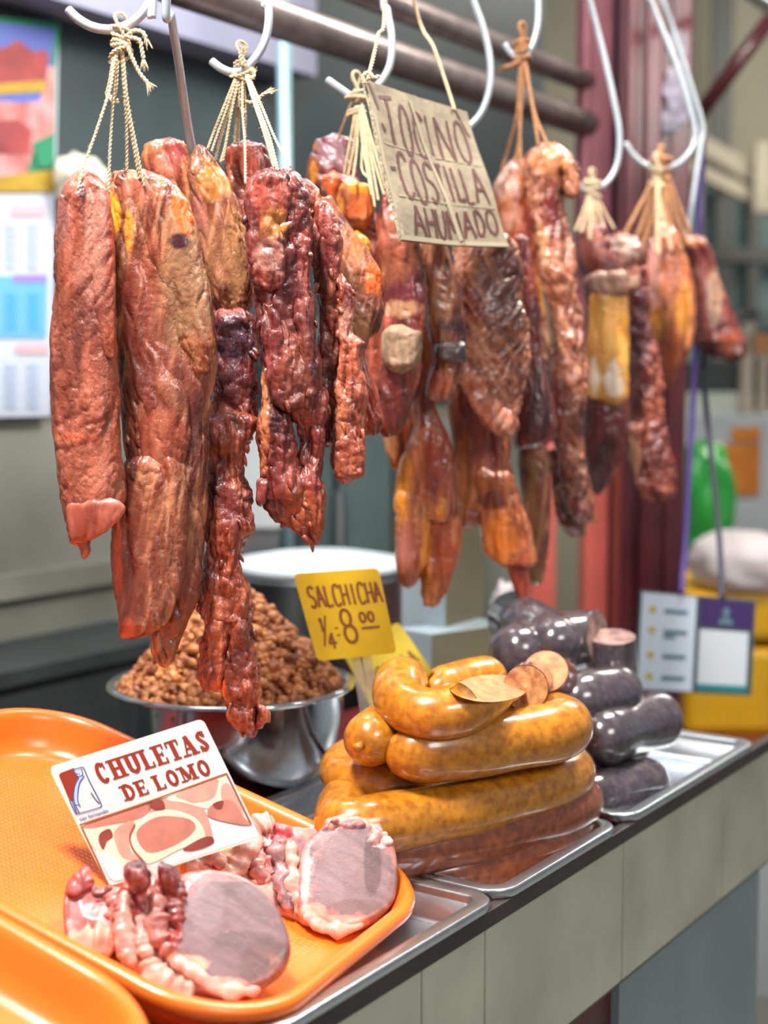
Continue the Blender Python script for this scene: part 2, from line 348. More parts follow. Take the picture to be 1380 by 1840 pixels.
AMB = (.85, .36, .03); ORG = (.72, .14, .02); TAN = (.46, .26, .14); PALE = (.62, .36, .27); DRK = (.05, .012, .016); CUT = (.60, .22, .13); GREY = (.36, .27, .20)
S = lambda rows, Y, **k: dict(rows=rows, Y=Y, **k)

o = meat('smoked_loin', 'thick smooth smoked loin with a flat cut end, hanging far left on the first hook', 'smoked meat', [
    S([(300, 142, 158), (312, 132, 170), (335, 116, 190), (370, 107, 198), (400, 102, 203), (450, 99, 205), (500, 97, 206), (560, 93, 208), (600, 90, 209), (650, 92, 211), (700, 95, 214), (760, 96, 218), (800, 99, 221), (850, 102, 226), (885, 107, 229), (915, 113, 229), (930, 117, 222), (945, 120, 205), (960, 122, 185), (972, 123, 166), (979, 125, 155)], 1.285, k=.62, t=.026, e=.9),
    S([(322, 150, 186), (360, 158, 198), (450, 164, 205), (550, 168, 207), (610, 178, 208), (650, 192, 206)], 1.268, k=.35, t=.012),
    S([(345, 104, 136), (400, 102, 134), (440, 102, 128), (462, 104, 118)], 1.27, k=.4, t=.011),
    S([(966, 138, 164), (980, 141, 162), (990, 144, 164), (998, 147, 157)], 1.283, k=.9)],
    M['meat_pink'], 'hanging smoked meats', 1, fold=.0022, ff=34, wr=.0013, wf=95, ang=.5,
    spots=[(150, 345, 8, 22, DRK, .9), (202, 420, 9, 120, (.4, .07, .03), .8), (205, 640, 8, 200, (.42, .10, .04), .7), (130, 785, 45, 9, ORG, .35), (172, 430, 22, 100, (.50, .23, .17), .65), (150, 500, 30, 40, (.44, .2, .15), .5), (125, 560, 28, 60, (.17, .045, .02), .6), (120, 690, 26, 70, (.19, .05, .025), .55), (165, 860, 50, 34, (.46, .17, .10), .5), (140, 640, 9, 40, (.09, .02, .014), .7), (110, 380, 14, 70, (.30, .13, .12), .7)])  # some spots paint crevice shade and lit patches into the colour
meat('cut_end', None, None, [S([(897, 150, 200), (903, 128, 224), (915, 117, 229), (932, 119, 219), (950, 122, 199), (964, 125, 180), (974, 130, 160)], 1.2615, k=.1, t=.005, e=.9)], M['meat_cut'], seed=51, fold=.0006, ff=30, wr=.0003, parent=o)
meat('smoked_loin', 'broad reddish-brown smoked loin with yellow fat at its top, second from the left', 'smoked meat', [
    S([(303, 215, 262), (320, 203, 305), (345, 196, 330), (380, 194, 343), (420, 196, 352), (470, 200, 362), (520, 204, 374), (580, 208, 386), (630, 210, 389), (665, 213, 389), (700, 217, 382), (760, 222, 378), (820, 227, 374), (865, 232, 370), (900, 240, 360)], 1.335, k=.42, t=.024, yaw=.1),
    S([(322, 238, 300), (360, 245, 336), (400, 256, 350), (450, 268, 361), (500, 284, 372), (560, 302, 384), (620, 318, 389), (650, 334, 387), (676, 352, 380)], 1.319, k=.25, t=.013),
    S([(330, 200, 232), (400, 198, 236), (480, 206, 240), (600, 212, 246), (720, 220, 256), (800, 226, 250)], 1.318, k=.4, t=.010),
    S([(640, 236, 300), (700, 240, 332), (780, 246, 346), (850, 250, 330)], 1.318, k=.2, t=.009),
    S([(815, 226, 330), (850, 218, 335), (900, 207, 340), (950, 202, 340), (1000, 200, 336), (1050, 206, 330), (1085, 212, 318), (1110, 217, 305), (1130, 218, 285), (1147, 220, 240)], 1.322, k=.4, t=.017, lean=-.04),
    S([(835, 290, 368), (900, 296, 372), (960, 292, 369), (1020, 288, 366), (1070, 280, 357), (1110, 274, 340), (1140, 270, 326), (1165, 268, 316), (1185, 277, 312), (1199, 290, 305)], 1.338, k=.45, t=.016)],
    M['meat_brown'], 'hanging smoked meats', 2, fold=.0042, ff=30, wr=.0013, wf=120, ang=-.18, fb=.0022,
    spots=[(205, 385, 11, 42, AMB, 1), (232, 420, 8, 45, AMB, .8), (322, 365, 16, 40, ORG, .75), (318, 433, 21, 14, DRK, 1), (240, 340, 35, 25, (.5, .14, .09), .6), (255, 550, 45, 130, (.20, .035, .022), .75), (335, 520, 46, 140, (.30, .165, .085), .8), (280, 770, 55, 90, (.30, .065, .035), .7), (320, 1010, 20, 90, TAN, .25), (335, 372, 16, 44, ORG, .85), (318, 433, 19, 13, DRK, 1), (345, 640, 26, 40, (.34, .12, .05), .6), (240, 1000, 46, 130, (.17, .042, .024), .75), (330, 1060, 34, 120, (.15, .036, .024), .6), (300, 690, 70, 50, (.16, .03, .024), .6), (212, 1010, 8, 90, (.5, .1, .02), .7), (228, 1130, 16, 20, (.5, .07, .03), .6)])  # dark spots paint the hole and the shaded middle and lower lobes
meat('smoked_cut', 'glossy pink folded smoked cut hanging behind the second loin from the left', 'smoked meat', [
    S([(250, 280, 334), (262, 262, 336), (285, 256, 338), (310, 262, 346), (340, 285, 358), (370, 318, 364), (400, 335, 380), (440, 350, 396), (480, 356, 402), (540, 366, 405), (575, 372, 402)], 1.45, k=.45, t=.022, yaw=.2), S([(252, 300, 334), (280, 304, 338), (310, 312, 345), (350, 325, 360), (385, 340, 372)], 1.434, k=.4, t=.012), S([(372, 344, 368), (400, 340, 378), (440, 346, 384), (480, 358, 384)], 1.432, k=.4, t=.01)],
    M['meat_orange'], 'hanging smoked meats', 3, fold=.003, ff=36, wr=.0012, wf=110, ang=-.5,
    spots=[(315, 275, 18, 26, (.3, .05, .05), .9), (300, 300, 35, 25, (.55, .17, .13), .5)])
meat('smoked_cut', 'olive-brown fibrous smoked cut wedged between second loin and shrivelled middle piece', 'smoked meat', [
    S([(266, 350, 366), (285, 341, 392), (310, 338, 408), (350, 344, 424), (390, 350, 437), (430, 356, 448), (470, 362, 455), (510, 370, 457), (540, 383, 453), (565, 400, 447), (582, 415, 438)], 1.425, k=.42, t=.02)],
    M['meat_brown'], 'hanging smoked meats', 4, fold=.0032, ff=40, wr=.0014, wf=140, ang=-.35, fb=.0018,
    spots=[(385, 320, 30, 40, AMB, .4), (425, 460, 24, 100, (.36, .20, .085), .6), (355, 410, 16, 55, (.55, .2, .15), .6)])
meat('smoked_shank', 'dark shank ending in a long shredded strip that dangles over the crackling bowl', 'smoked meat', [
    S([(555, 380, 445), (580, 377, 458), (620, 384, 463), (660, 386, 463), (700, 386, 464), (740, 382, 465), (775, 380, 462), (805, 383, 452)], 1.405, k=.5, t=.022, e=.7),
    S([(740, 372, 464), (770, 373, 462), (800, 377, 452), (830, 379, 440), (862, 376, 440), (885, 370, 452), (920, 365, 459), (950, 366, 456), (975, 369, 440), (1000, 370, 430), (1030, 367, 436), (1055, 364, 446), (1090, 361, 452), (1120, 362, 452)], 1.375, k=.5, t=.02),
    S([(1095, 362, 420), (1130, 363, 415), (1160, 362, 412), (1200, 360, 408), (1225, 361, 400), (1245, 372, 398)], 1.372, k=.6, t=.014),
    S([(1095, 395, 453), (1130, 398, 456), (1160, 400, 460), (1200, 395, 470), (1230, 398, 472), (1260, 408, 467), (1285, 413, 466), (1305, 425, 463), (1325, 447, 462)], 1.376, k=.55, t=.016),
    S([(1266, 458, 476), (1280, 462, 486), (1295, 460, 485), (1308, 455, 474)], 1.372, k=.8, t=.012)],
    M['meat_jerky'], 'hanging smoked meats', 5, fold=.0042, ff=52, wr=.0022, wf=120, rag=.0035, shreds=55,
    spots=[(425, 610, 40, 55, (.055, .02, .035), .95), (425, 690, 40, 45, (.10, .02, .03), .8), (395, 760, 20, 40, (.5, .15, .1), .5), (392, 1240, 14, 22, ORG, .6), (425, 910, 32, 35, (.14, .02, .02), .7)])
meat('smoked_cut', 'small dark wrinkled smoked cut hanging behind the shrivelled middle piece', 'smoked meat', [
    S([(254, 425, 470), (268, 408, 482), (300, 404, 488), (340, 406, 490), (400, 412, 488), (440, 420, 480)], 1.475, k=.5, t=.022)],
    M['meat_red'], 'hanging smoked meats', 6, fold=.003, ff=50, wr=.0022, wf=110)
meat('smoked_cut', 'shrivelled dark middle piece with a torn ragged tip, tied to the second hook', 'smoked meat', [
    S([(303, 470, 525), (318, 452, 540), (345, 441, 552), (380, 438, 560), (420, 441, 563), (460, 443, 562), (500, 450, 552), (540, 458, 556), (600, 464, 566), (660, 471, 580), (700, 467, 578), (745, 464, 565)], 1.375, k=.42, t=.024, e=.85),
    S([(308, 460, 522), (350, 445, 524), (410, 442, 518), (470, 450, 514), (525, 462, 505)], 1.354, k=.35, t=.014),
    S([(420, 520, 560), (500, 528, 556), (580, 530, 566), (660, 540, 576), (720, 548, 574)], 1.36, k=.4, t=.01),
    S([(540, 466, 500), (600, 470, 520), (660, 480, 530), (730, 490, 530)], 1.355, k=.35, t=.009),
    S([(660, 468, 505), (700, 465, 508), (750, 463, 520), (790, 463, 527), (830, 468, 535), (870, 470, 545), (900, 465, 550)], 1.37, k=.55, t=.016),
    S([(690, 505, 592), (740, 512, 590), (765, 532, 588), (790, 541, 585), (830, 535, 582), (860, 512, 580), (890, 478, 588), (910, 470, 588), (930, 486, 586), (950, 516, 584), (966, 545, 580), (977, 562, 577)], 1.378, k=.4, t=.017),
    S([(860, 462, 490), (885, 459, 486), (900, 460, 480), (908, 462, 474)], 1.366, k=.6)],
    M['meat_dark'], 'hanging smoked meats', 7, fold=.004, ff=46, wr=.0021, wf=115, rag=.0026, shreds=36,
    spots=[(490, 355, 40, 40, (.38, .09, .06), .7), (492, 405, 26, 36, (.55, .26, .06), .6), (485, 460, 32, 36, (.34, .17, .13), .7), (475, 760, 9, 90, (.58, .22, .10), .8), (545, 925, 45, 45, (.36, .09, .03), .7), (530, 660, 30, 90, (.32, .09, .05), .5)])
meat('smoked_cut', 'narrow gnarled strip with a twisted end, right beside the shrivelled middle piece', 'smoked meat', [
    S([(325, 538, 560), (345, 540, 578), (390, 545, 592), (430, 552, 612), (470, 560, 614), (500, 568, 614), (530, 572, 630), (565, 574, 632), (600, 572, 618), (640, 570, 615), (700, 568, 610), (760, 570, 600), (800, 575, 598)], 1.415, k=.5, t=.02),
    S([(360, 566, 592), (420, 572, 608), (480, 580, 612), (540, 582, 600)], 1.40, k=.45, t=.01),
    S([(500, 596, 620), (520, 604, 634), (560, 606, 634), (600, 604, 634), (615, 606, 654), (640, 606, 650), (670, 604, 654), (710, 602, 658), (740, 602, 654), (775, 600, 652), (810, 594, 657), (835, 594, 656), (852, 602, 658), (866, 612, 638)], 1.395, k=.5, t=.016)],
    M['meat_jerky'], 'hanging smoked meats', 8, fold=.0042, ff=44, wr=.0018, wf=120, rag=.0024, shreds=30,
    spots=[(580, 440, 34, 60, (.24, .05, .05), .7), (590, 800, 16, 60, (.15, .03, .04), .7), (612, 730, 12, 70, (.56, .2, .08), .5), (622, 580, 14, 40, (.55, .27, .2), .6)])
meat('smoked_cut', 'brown triangular flap with an amber edge, hanging behind the gnarled strip', 'smoked meat', [
    S([(345, 572, 592), (370, 580, 606), (410, 590, 632), (450, 600, 660), (490, 606, 684), (520, 608, 691), (560, 612, 692), (590, 615, 684), (612, 622, 668), (640, 626, 660), (700, 632, 680), (760, 640, 690), (785, 655, 684)], 1.46, k=.35, t=.015, yaw=.15)],
    M['meat_brown'], 'hanging smoked meats', 9, fold=.003, ff=36, wr=.0013, wf=120, ang=-.45,
    spots=[(676, 500, 20, 42, ORG, .8), (640, 440, 14, 30, ORG, .7), (640, 590, 30, 26, (.36, .2, .08), .6), (660, 720, 30, 70, (.36, .06, .03), .8)])
meat('smoked_cut', 'plum-coloured smoked piece peeking out left of the cardboard sign', 'smoked meat', [
    S([(243, 580, 634), (256, 565, 640), (285, 556, 642), (310, 550, 644), (340, 556, 648), (380, 575, 650), (420, 590, 650)], 1.70, k=.5, t=.03)],
    M['meat_dark'], 'hanging smoked meats', 10, fold=.004, ff=34, wr=.0018, wf=70, ang=-.5,
    spots=[(600, 275, 34, 32, (.36, .2, .24), .85), (562, 305, 9, 24, AMB, .7), (560, 262, 8, 12, AMB, .6)])
o = meat('smoked_hock', 'smoked hock with a round knob of amber fat on top, left of the cardboard sign', 'smoked meat', [
    S([(310, 580, 628), (340, 578, 650), (380, 590, 670), (430, 612, 690), (480, 625, 700), (540, 640, 715), (590, 650, 722), (640, 655, 722), (700, 660, 718), (750, 668, 715), (780, 682, 712)], 1.64, k=.55, t=.026)],
    M['meat_red'], 'hanging smoked meats', 11, fold=.0036, ff=44, wr=.002, wf=95,
    spots=[(590, 330, 16, 40, ORG, .8), (650, 430, 34, 34, (.42, .17, .15), .6)])
meat('fat_knob', None, None, [S([(324, 625, 655), (335, 610, 668), (360, 602, 674), (385, 606, 674), (402, 618, 668), (415, 635, 655)], 1.611, k=.5, t=.018)],
     M['meat_orange'], seed=12, fold=.002, ff=40, wr=.0008, parent=o, spots=[(640, 335, 32, 14, AMB, .9), (610, 370, 10, 22, AMB, .8), (645, 372, 26, 22, (.62, .13, .03), .8)])
meat('fat', None, None, [S([(420, 630, 660), (435, 622, 664), (460, 626, 668), (480, 640, 676), (500, 652, 690), (518, 664, 690)], 1.606, k=.5, t=.012)], M['fat'], seed=13, fold=.0035, ff=80, wr=.0015, wf=150, parent=o)
o = meat('smoked_rib', 'dark smoked rib with a sawn grey bone end, just below the sign\'s lower left corner', 'smoked meat', [
    S([(345, 690, 716), (370, 682, 725), (400, 676, 738), (440, 680, 752), (480, 688, 762), (520, 690, 765), (560, 687, 764), (600, 684, 762), (650, 686, 758), (690, 678, 752), (730, 672, 738), (760, 674, 728), (786, 690, 716)], 1.60, k=.5, t=.022)],
    M['meat_red'], 'hanging smoked meats', 14, fold=.0035, ff=42, wr=.002, wf=90,
    spots=[(715, 420, 34, 50, (.46, .18, .12), .6), (730, 520, 34, 30, (.12, .02, .03), .8), (725, 555, 36, 16, TAN, .8), (705, 700, 34, 80, (.10, .022, .026), .75), (712, 470, 40, 40, (.30, .10, .05), .6)])
meat('bone', None, None, [S([(588, 700, 745), (598, 687, 758), (630, 685, 759), (650, 690, 755), (668, 705, 738)], 1.576, k=.4, t=.014)], M['bone'], seed=15, fold=.0015, ff=60, wr=.0012, wf=170, parent=o)
o = meat('smoked_rib', 'dark smoked rib with a blackened bone block, hanging straight under the cardboard sign', 'smoked meat', [
    S([(400, 735, 785), (440, 744, 802), (480, 752, 818), (520, 758, 830), (560, 764, 836), (610, 772, 840), (650, 776, 839), (680, 768, 826), (710, 766, 812), (722, 774, 802)], 1.655, k=.5, t=.022)],
    M['meat_brown'], 'hanging smoked meats', 16, fold=.0035, ff=40, wr=.0018, wf=90,
    spots=[(790, 690, 26, 30, (.46, .14, .09), .7), (815, 585, 30, 14, DRK, .9)])
meat('bone', None, None, [S([(612, 785, 832), (620, 779, 838), (645, 781, 838), (655, 790, 832)], 1.632, k=.4, t=.014)], M['meat_dark'], seed=17, fold=.001, wr=.001, parent=o, spots=[(810, 632, 40, 30, (.06, .05, .055), .9)])
meat('smoked_rib_slab', 'large rib slab with slanting rib ridges below the right half of the cardboard sign', 'smoked meat', [
    S([(405, 800, 905), (440, 808, 930), (480, 818, 940), (520, 828, 946), (560, 834, 950), (600, 832, 950), (640, 822, 948), (670, 822, 945), (700, 830, 943), (725, 845, 940), (750, 862, 937), (770, 876, 935), (781, 888, 934)], 1.73, k=.25, t=.02, yaw=.25), S([(648, 820, 842), (680, 824, 868), (710, 836, 892), (740, 856, 918), (765, 876, 934), (781, 890, 934)], 1.704, k=.18, t=.008, yaw=.2)],
    M['meat_rib'], 'hanging smoked meats', 18, fold=.006, ff=48, wr=.0016, wf=90, ang=.75,
    spots=[(885, 740, 60, 22, CUT, .7), (850, 700, 26, 30, CUT, .8), (820, 480, 14, 60, PALE, .6), (835, 420, 30, 30, AMB, .4)])
meat('smoked_belly', 'long smoked belly strip with yellow fat seams, reaching lowest below the sign', 'smoked meat', [
    S([(380, 748, 772), (500, 752, 780), (620, 748, 782), (690, 735, 776), (730, 738, 780), (770, 742, 800), (810, 722, 812), (850, 712, 822), (900, 708, 826), (940, 708, 828)], 1.705, k=.5, t=.026),
    S([(880, 708, 768), (930, 710, 775), (970, 710, 772), (1005, 711, 766), (1030, 715, 757), (1054, 722, 745)], 1.695, k=.6, t=.022),
    S([(890, 750, 829), (940, 754, 830), (980, 752, 828), (1010, 750, 822), (1040, 752, 812), (1065, 754, 803), (1082, 756, 792), (1096, 760, 784)], 1.71, k=.5, t=.022)],
    M['meat_orange'], 'hanging smoked meats', 19, fold=.0042, ff=34, wr=.0014, wf=90,
    spots=[(722, 880, 16, 70, AMB, .95), (790, 900, 10, 60, AMB, .9), (765, 990, 9, 70, AMB, .7), (730, 985, 18, 50, (.50, .19, .17), .6), (745, 760, 10, 50, PALE, .7), (800, 1000, 22, 70, (.40, .06, .03), .7), (785, 830, 24, 80, (.30, .05, .03), .8)])
meat('smoked_cut', 'small amber-fringed scrap hanging left of the long belly strip', 'smoked meat', [
    S([(720, 712, 752), (745, 702, 752), (770, 692, 742), (790, 688, 735), (810, 692, 730), (830, 700, 728), (846, 706, 722)], 1.75, k=.5, t=.02)],
    M['meat_orange'], 'hanging smoked meats', 20, fold=.003, wr=.0014, spots=[(705, 800, 16, 24, (.8, .45, .2), .7)])
meat('smoked_flank', 'wide amber flank torn into two tails, below the large rib slab', 'smoked meat', [
    S([(420, 835, 890), (560, 840, 900), (690, 812, 890), (730, 806, 905), (780, 812, 918), (830, 815, 922), (870, 814, 926), (910, 812, 922), (935, 816, 870), (950, 824, 848)], 1.79, k=.3, t=.022),
    S([(840, 838, 920), (880, 848, 930), (910, 856, 940), (950, 864, 955), (985, 868, 963), (1010, 885, 966), (1022, 905, 968)], 1.775, k=.35, t=.018),
    S([(985, 900, 950), (1020, 905, 952), (1060, 918, 955), (1090, 928, 957), (1113, 942, 956)], 1.785, k=.5, t=.016)],
    M['meat_orange'], 'hanging smoked meats', 21, fold=.0045, ff=26, wr=.0015, wf=70,
    spots=[(900, 970, 36, 60, (.80, .24, .03), .8), (870, 790, 40, 70, (.30, .06, .03), .75), (835, 860, 16, 80, (.45, .17, .04), .6), (935, 1060, 20, 60, (.40, .05, .03), .8), (885, 900, 26, 16, DRK, .6)])
meat('smoked_cut', 'dark slab behind the large rib slab, its corner jutting out to the right', 'smoked meat', [
    S([(420, 925, 950), (480, 930, 958), (560, 938, 968), (640, 942, 974), (690, 938, 984), (730, 930, 994), (765, 925, 1002), (790, 922, 996), (812, 926, 972)], 1.815, k=.4, t=.022)],
    M['meat_dark'], 'hanging smoked meats', 22, fold=.003, wr=.0012)
meat('smoked_cut', 'thin drab brown strip hanging beneath the dark jutting slab', 'smoked meat', [
    S([(430, 932, 948), (600, 942, 966), (740, 938, 984), (790, 930, 985), (840, 932, 990), (900, 936, 992), (950, 940, 990), (1000, 945, 986), (1040, 950, 980), (1055, 956, 972)], 1.88, k=.4, t=.02)],
    M['meat_brown'], 'hanging smoked meats', 23, fold=.003, wr=.0012, spots=[(960, 920, 12, 120, (.25, .14, .06), .8)])
meat('smoked_cut', 'pinkish smoked cut hanging just right of the cardboard sign', 'smoked meat', [
    S([(285, 925, 950), (305, 902, 955), (335, 888, 958), (370, 884, 960), (410, 892, 962), (460, 905, 968), (520, 930, 972), (600, 948, 985), (660, 955, 990)], 1.95, k=.5, t=.035)],
    M['meat_orange'], 'hanging smoked meats', 24, fold=.005, ff=26, wr=.002, wf=60,
    spots=[(905, 330, 22, 30, PALE, .7), (920, 390, 20, 24, (.75, .4, .3), .7), (945, 430, 14, 60, (.25, .04, .03), .8), (975, 540, 10, 40, AMB, .8), (975, 620, 11, 60, (.75, .5, .35), .9)])
meat('smoked_rib_rack', 'long knobbly rib rack arched over at its top, on the hook right of the sign', 'smoked meat', [
    S([(262, 952, 1005), (275, 944, 1025), (300, 942, 1034), (330, 946, 1020), (370, 950, 1014), (410, 960, 1022), (450, 966, 1030), (500, 972, 1042), (550, 984, 1046), (600, 990, 1050), (650, 990, 1056), (700, 984, 1056), (750, 984, 1050), (800, 996, 1046), (850, 1004, 1054), (890, 1014, 1066), (920, 1020, 1073), (943, 1042, 1074)], 1.91, k=.45, t=.03),
    S([(285, 1005, 1032), (305, 1010, 1040), (335, 1012, 1041), (358, 1018, 1036)], 1.885, k=.7, t=.02),
    S([(800, 985, 1020), (850, 990, 1030), (900, 995, 1050), (940, 1005, 1056), (968, 1030, 1052)], 1.95, k=.45, t=.025)],
    M['meat_rib'], 'hanging smoked meats', 25, fold=.005, ff=40, wr=.0035, wf=60, ang=.1, rag=.003,
    spots=[(985, 290, 35, 24, (.62, .28, .12), .8), (990, 390, 14, 70, (.22, .03, .03), .85), (1005, 780, 18, 110, (.22, .05, .04), .8), (1022, 925, 36, 40, (.16, .03, .03), .7), (975, 440, 11, 40, (.62, .34, .17), .7)])
o = meat('smoked_ham', 'dark smoked piece with a wide yellow fat band, below the sixth hook', 'smoked meat', [
    S([(400, 1045, 1085), (430, 1038, 1095), (470, 1040, 1115), (500, 1048, 1130), (560, 1052, 1132), (640, 1052, 1132), (720, 1048, 1130), (780, 1044, 1126), (830, 1048, 1112), (865, 1056, 1092), (892, 1064, 1076)], 2.1, k=.45, t=.036)],
    M['meat_dark'], 'hanging smoked meats', 26, fold=.004, ff=26, wr=.0022, wf=60,
    spots=[(1065, 440, 26, 40, (.34, .09, .06), .8)])
meat('fat_band', None, None, [S([(515, 1062, 1120), (535, 1056, 1128), (600, 1055, 1130), (680, 1054, 1131), (712, 1056, 1130), (724, 1075, 1126)], 2.066, k=.22, t=.014, e=.6)], M['fat'], seed=27, fold=.003, ff=25, wr=.001, parent=o,
     spots=[(1068, 675, 10, 34, (.9, .8, .68), .9), (1105, 680, 18, 34, (.92, .84, .72), .95)])
meat('rind', None, None, [S([(486, 1065, 1120), (498, 1050, 1148), (515, 1048, 1152), (535, 1054, 1140)], 2.07, k=.5, t=.02)], M['meat_rib'], seed=28, fold=.005, ff=50, wr=.003, wf=70, parent=o, spots=[(1090, 505, 50, 20, (.5, .36, .28), .6)])
meat('smoked_cut', 'dark knobbly strip with frayed bottom, hanging right of the yellow fat band', 'smoked meat', [
    S([(420, 1085, 1140), (450, 1078, 1160), (490, 1100, 1160), (530, 1124, 1164), (590, 1128, 1170), (650, 1134, 1182), (710, 1138, 1190), (760, 1136, 1196), (800, 1132, 1202), (850, 1146, 1212), (880, 1156, 1216), (897, 1172, 1206)], 2.15, k=.5, t=.034),
    S([(760, 1128, 1160), (790, 1122, 1150), (830, 1132, 1158), (880, 1146, 1170), (900, 1155, 1170)], 2.13, k=.5, t=.02)],
    M['meat_jerky'], 'hanging smoked meats', 29, fold=.005, ff=36, wr=.0035, wf=70, rag=.005, shreds=40,
    spots=[(1120, 450, 40, 30, (.38, .29, .24), .7), (1150, 590, 24, 90, (.12, .03, .05), .8), (1185, 820, 24, 70, (.17, .04, .04), .7), (1140, 820, 10, 60, TAN, .7)])
meat('smoked_cut', 'bright pink and amber smoked cut hanging from the seventh hook', 'smoked meat', [
    S([(400, 1165, 1200), (430, 1155, 1222), (470, 1150, 1236), (520, 1152, 1244), (570, 1160, 1245), (620, 1170, 1242), (660, 1178, 1228), (685, 1184, 1214), (698, 1190, 1206)], 2.28, k=.5, t=.042)],
    M['meat_orange'], 'hanging smoked meats', 30, fold=.006, ff=24, wr=.0022, wf=50,
    spots=[(1168, 500, 22, 70, (.72, .36, .30), .8), (1225, 560, 16, 60, AMB, .6), (1178, 590, 14, 36, AMB, .7), (1205, 640, 26, 50, (.38, .08, .03), .7), (1212, 480, 14, 60, (.4, .12, .07), .6)])
meat('smoked_cut', 'dark wedge-shaped smoked cut hanging furthest right on a straight hook', 'smoked meat', [
    S([(425, 1228, 1272), (445, 1228, 1278), (480, 1236, 1284), (520, 1242, 1298), (560, 1243, 1314), (590, 1243, 1328), (615, 1246, 1342), (640, 1275, 1340), (650, 1300, 1332)], 2.42, k=.4, t=.042)],
    M['meat_dark'], 'hanging smoked meats', 31, fold=.005, ff=26, wr=.0022, wf=50, ang=-.4,
    spots=[(1250, 432, 22, 12, (.45, .16, .07), .9), (1285, 530, 16, 60, (.36, .22, .14), .8), (1310, 615, 24, 24, (.35, .09, .04), .7), (1325, 628, 9, 9, (.6, .4, .33), .8)])
# ------------------------------------------------------------------ rail, hooks and twine
RD = np.array([.541, .841, 0]); RN = np.array([.841, -.541, 0])       # along / across the meat rail
def rail_x(Y): return -.209 + .644 * (Y - 1.30)
v, f = tube_vf([np.array([rail_x(Y), Y, 2.125]) for Y in (.6, 1.6, 2.9)], .012, 14)
setp(mesh('hanging_rail', v, f, M['steel_dull']), 'straight steel tube above the picture that carries the meat hooks', 'rail', kind='structure')
def hook(pts, Y, label, r=.0042, top=True, dY=None):
    w = [P(x, y, Y + (dY[i] if dY else 0)) for i, (x, y) in enumerate(pts)]
    if top:
        b = np.array([rail_x(Y), Y, 0.]); z = np.array([0, 0, 1.])
        w += [b + RN * .018 + z * 2.09, b + RN * .017 + z * 2.125, b + z * 2.1425, b - RN * .017 + z * 2.125, b - RN * .018 + z * 2.10]
    p = smooth_path(w, 26 * len(w)); rr = np.full(len(p), r); k = 5; rr[:k] = r * np.sqrt(1 - (1 - (np.arange(k) + .15) / k) ** 2)
    v, f = tube_vf(p, rr, 14)
    return setp(mesh('meat_hook', v, f, M['hook'], origin=w[0]), label, 'hook', 'steel meat hooks on the rail')
hook([(120, 15), (140, 34), (165, 48), (195, 53), (225, 47), (250, 30), (268, 5), (275, -30)], 1.30, 'steel meat hook at far left holding the tufted twine knot')
hook([(378, 108), (396, 122), (418, 130), (440, 122), (462, 100), (477, 70), (483, 35), (481, 0), (476, -40)], 1.44, 'steel meat hook in front of the grey steel pipe, second from the left')
hook([(586, 142), (608, 158), (632, 172), (655, 168), (680, 152), (700, 118), (704, 70), (696, 20), (690, -30)], 1.62, 'steel meat hook behind the upper left corner of the cardboard sign')
hook([(780, 230), (810, 246), (840, 230), (866, 200), (880, 155), (880, 105), (868, 50), (850, 0), (838, -40)], 1.84, 'steel meat hook curving out behind the right edge of the cardboard sign')
hook([(906, 78), (916, 93), (930, 103), (945, 98), (957, 80), (966, 45), (967, 0), (963, -30)], 1.93, 'short steel meat hook holding the frayed brown twine')
hook([(1040, 335), (1056, 341), (1075, 338), (1096, 322), (1110, 290), (1113, 240), (1103, 180), (1085, 100), (1062, 10), (1050, -40)], 2.12, 'long steel meat hook in front of the left maroon post')
hook([(1123, 256), (1138, 278), (1160, 296), (1190, 302), (1220, 293), (1243, 268), (1249, 235), (1240, 195), (1215, 115), (1175, 15), (1160, -30)], 2.30, 'long steel meat hook in front of the right maroon post')
hook([(1234, 428), (1238, 405), (1249, 330), (1259, 262), (1262, 225), (1240, 150), (1205, 40), (1185, -40)], 2.43, 'straight steel meat hook carrying the dark wedge of meat at far right')
hook([(372, 300), (362, 312), (352, 300), (346, 270), (336, 215), (322, 120), (308, 30), (300, -30)], 1.335, 'straight steel hook shank behind the folded pink smoked cut', dY=[.15, .15, .15, .14, .12, .07, .02, .0])

def strand_vf(p, r, fuzz=0, rng=random):
    p = np.asarray(p); L_ = np.linalg.norm(np.diff(p, axis=0), axis=1); s = np.concatenate([[0], np.cumsum(L_)]); n = max(8, int(s[-1] / .0011))
    q = np.stack([np.interp(np.linspace(0, s[-1], n), s, p[:, i]) for i in range(3)], 1)
    t = np.gradient(q, axis=0); t /= np.linalg.norm(t, axis=1)[:, None] + 1e-9
    a = np.cross(t, [0, 1., .05]); a /= np.linalg.norm(a, axis=1)[:, None] + 1e-9; b = np.cross(t, a)
    ph = np.linspace(0, s[-1], n) / .0075 * 2 * math.pi; out = []
    for k in (0, math.pi):
        h = q + .55 * r * (np.cos(ph + k)[:, None] * a + np.sin(ph + k)[:, None] * b); out.append(tube_vf(h, r * .66, 6))
    for k in range(int(fuzz * s[-1] / .01)):
        i = rng.randrange(n); d = a[i] * rng.uniform(-1, 1) + b[i] * rng.uniform(-1, 1) + t[i] * rng.uniform(-.6, .6); d /= np.linalg.norm(d)
        l = rng.uniform(.0015, .0045); m_ = q[i] + d * l * .6 + t[i] * rng.uniform(-.001, .001)
        out.append(tube_vf([q[i], m_, q[i] + d * l + np.array([0, 0, -rng.uniform(0, .0012)])], [.00016, .00012, .00005], 3, False))
    return join(*out)
RNG = random.Random(5)
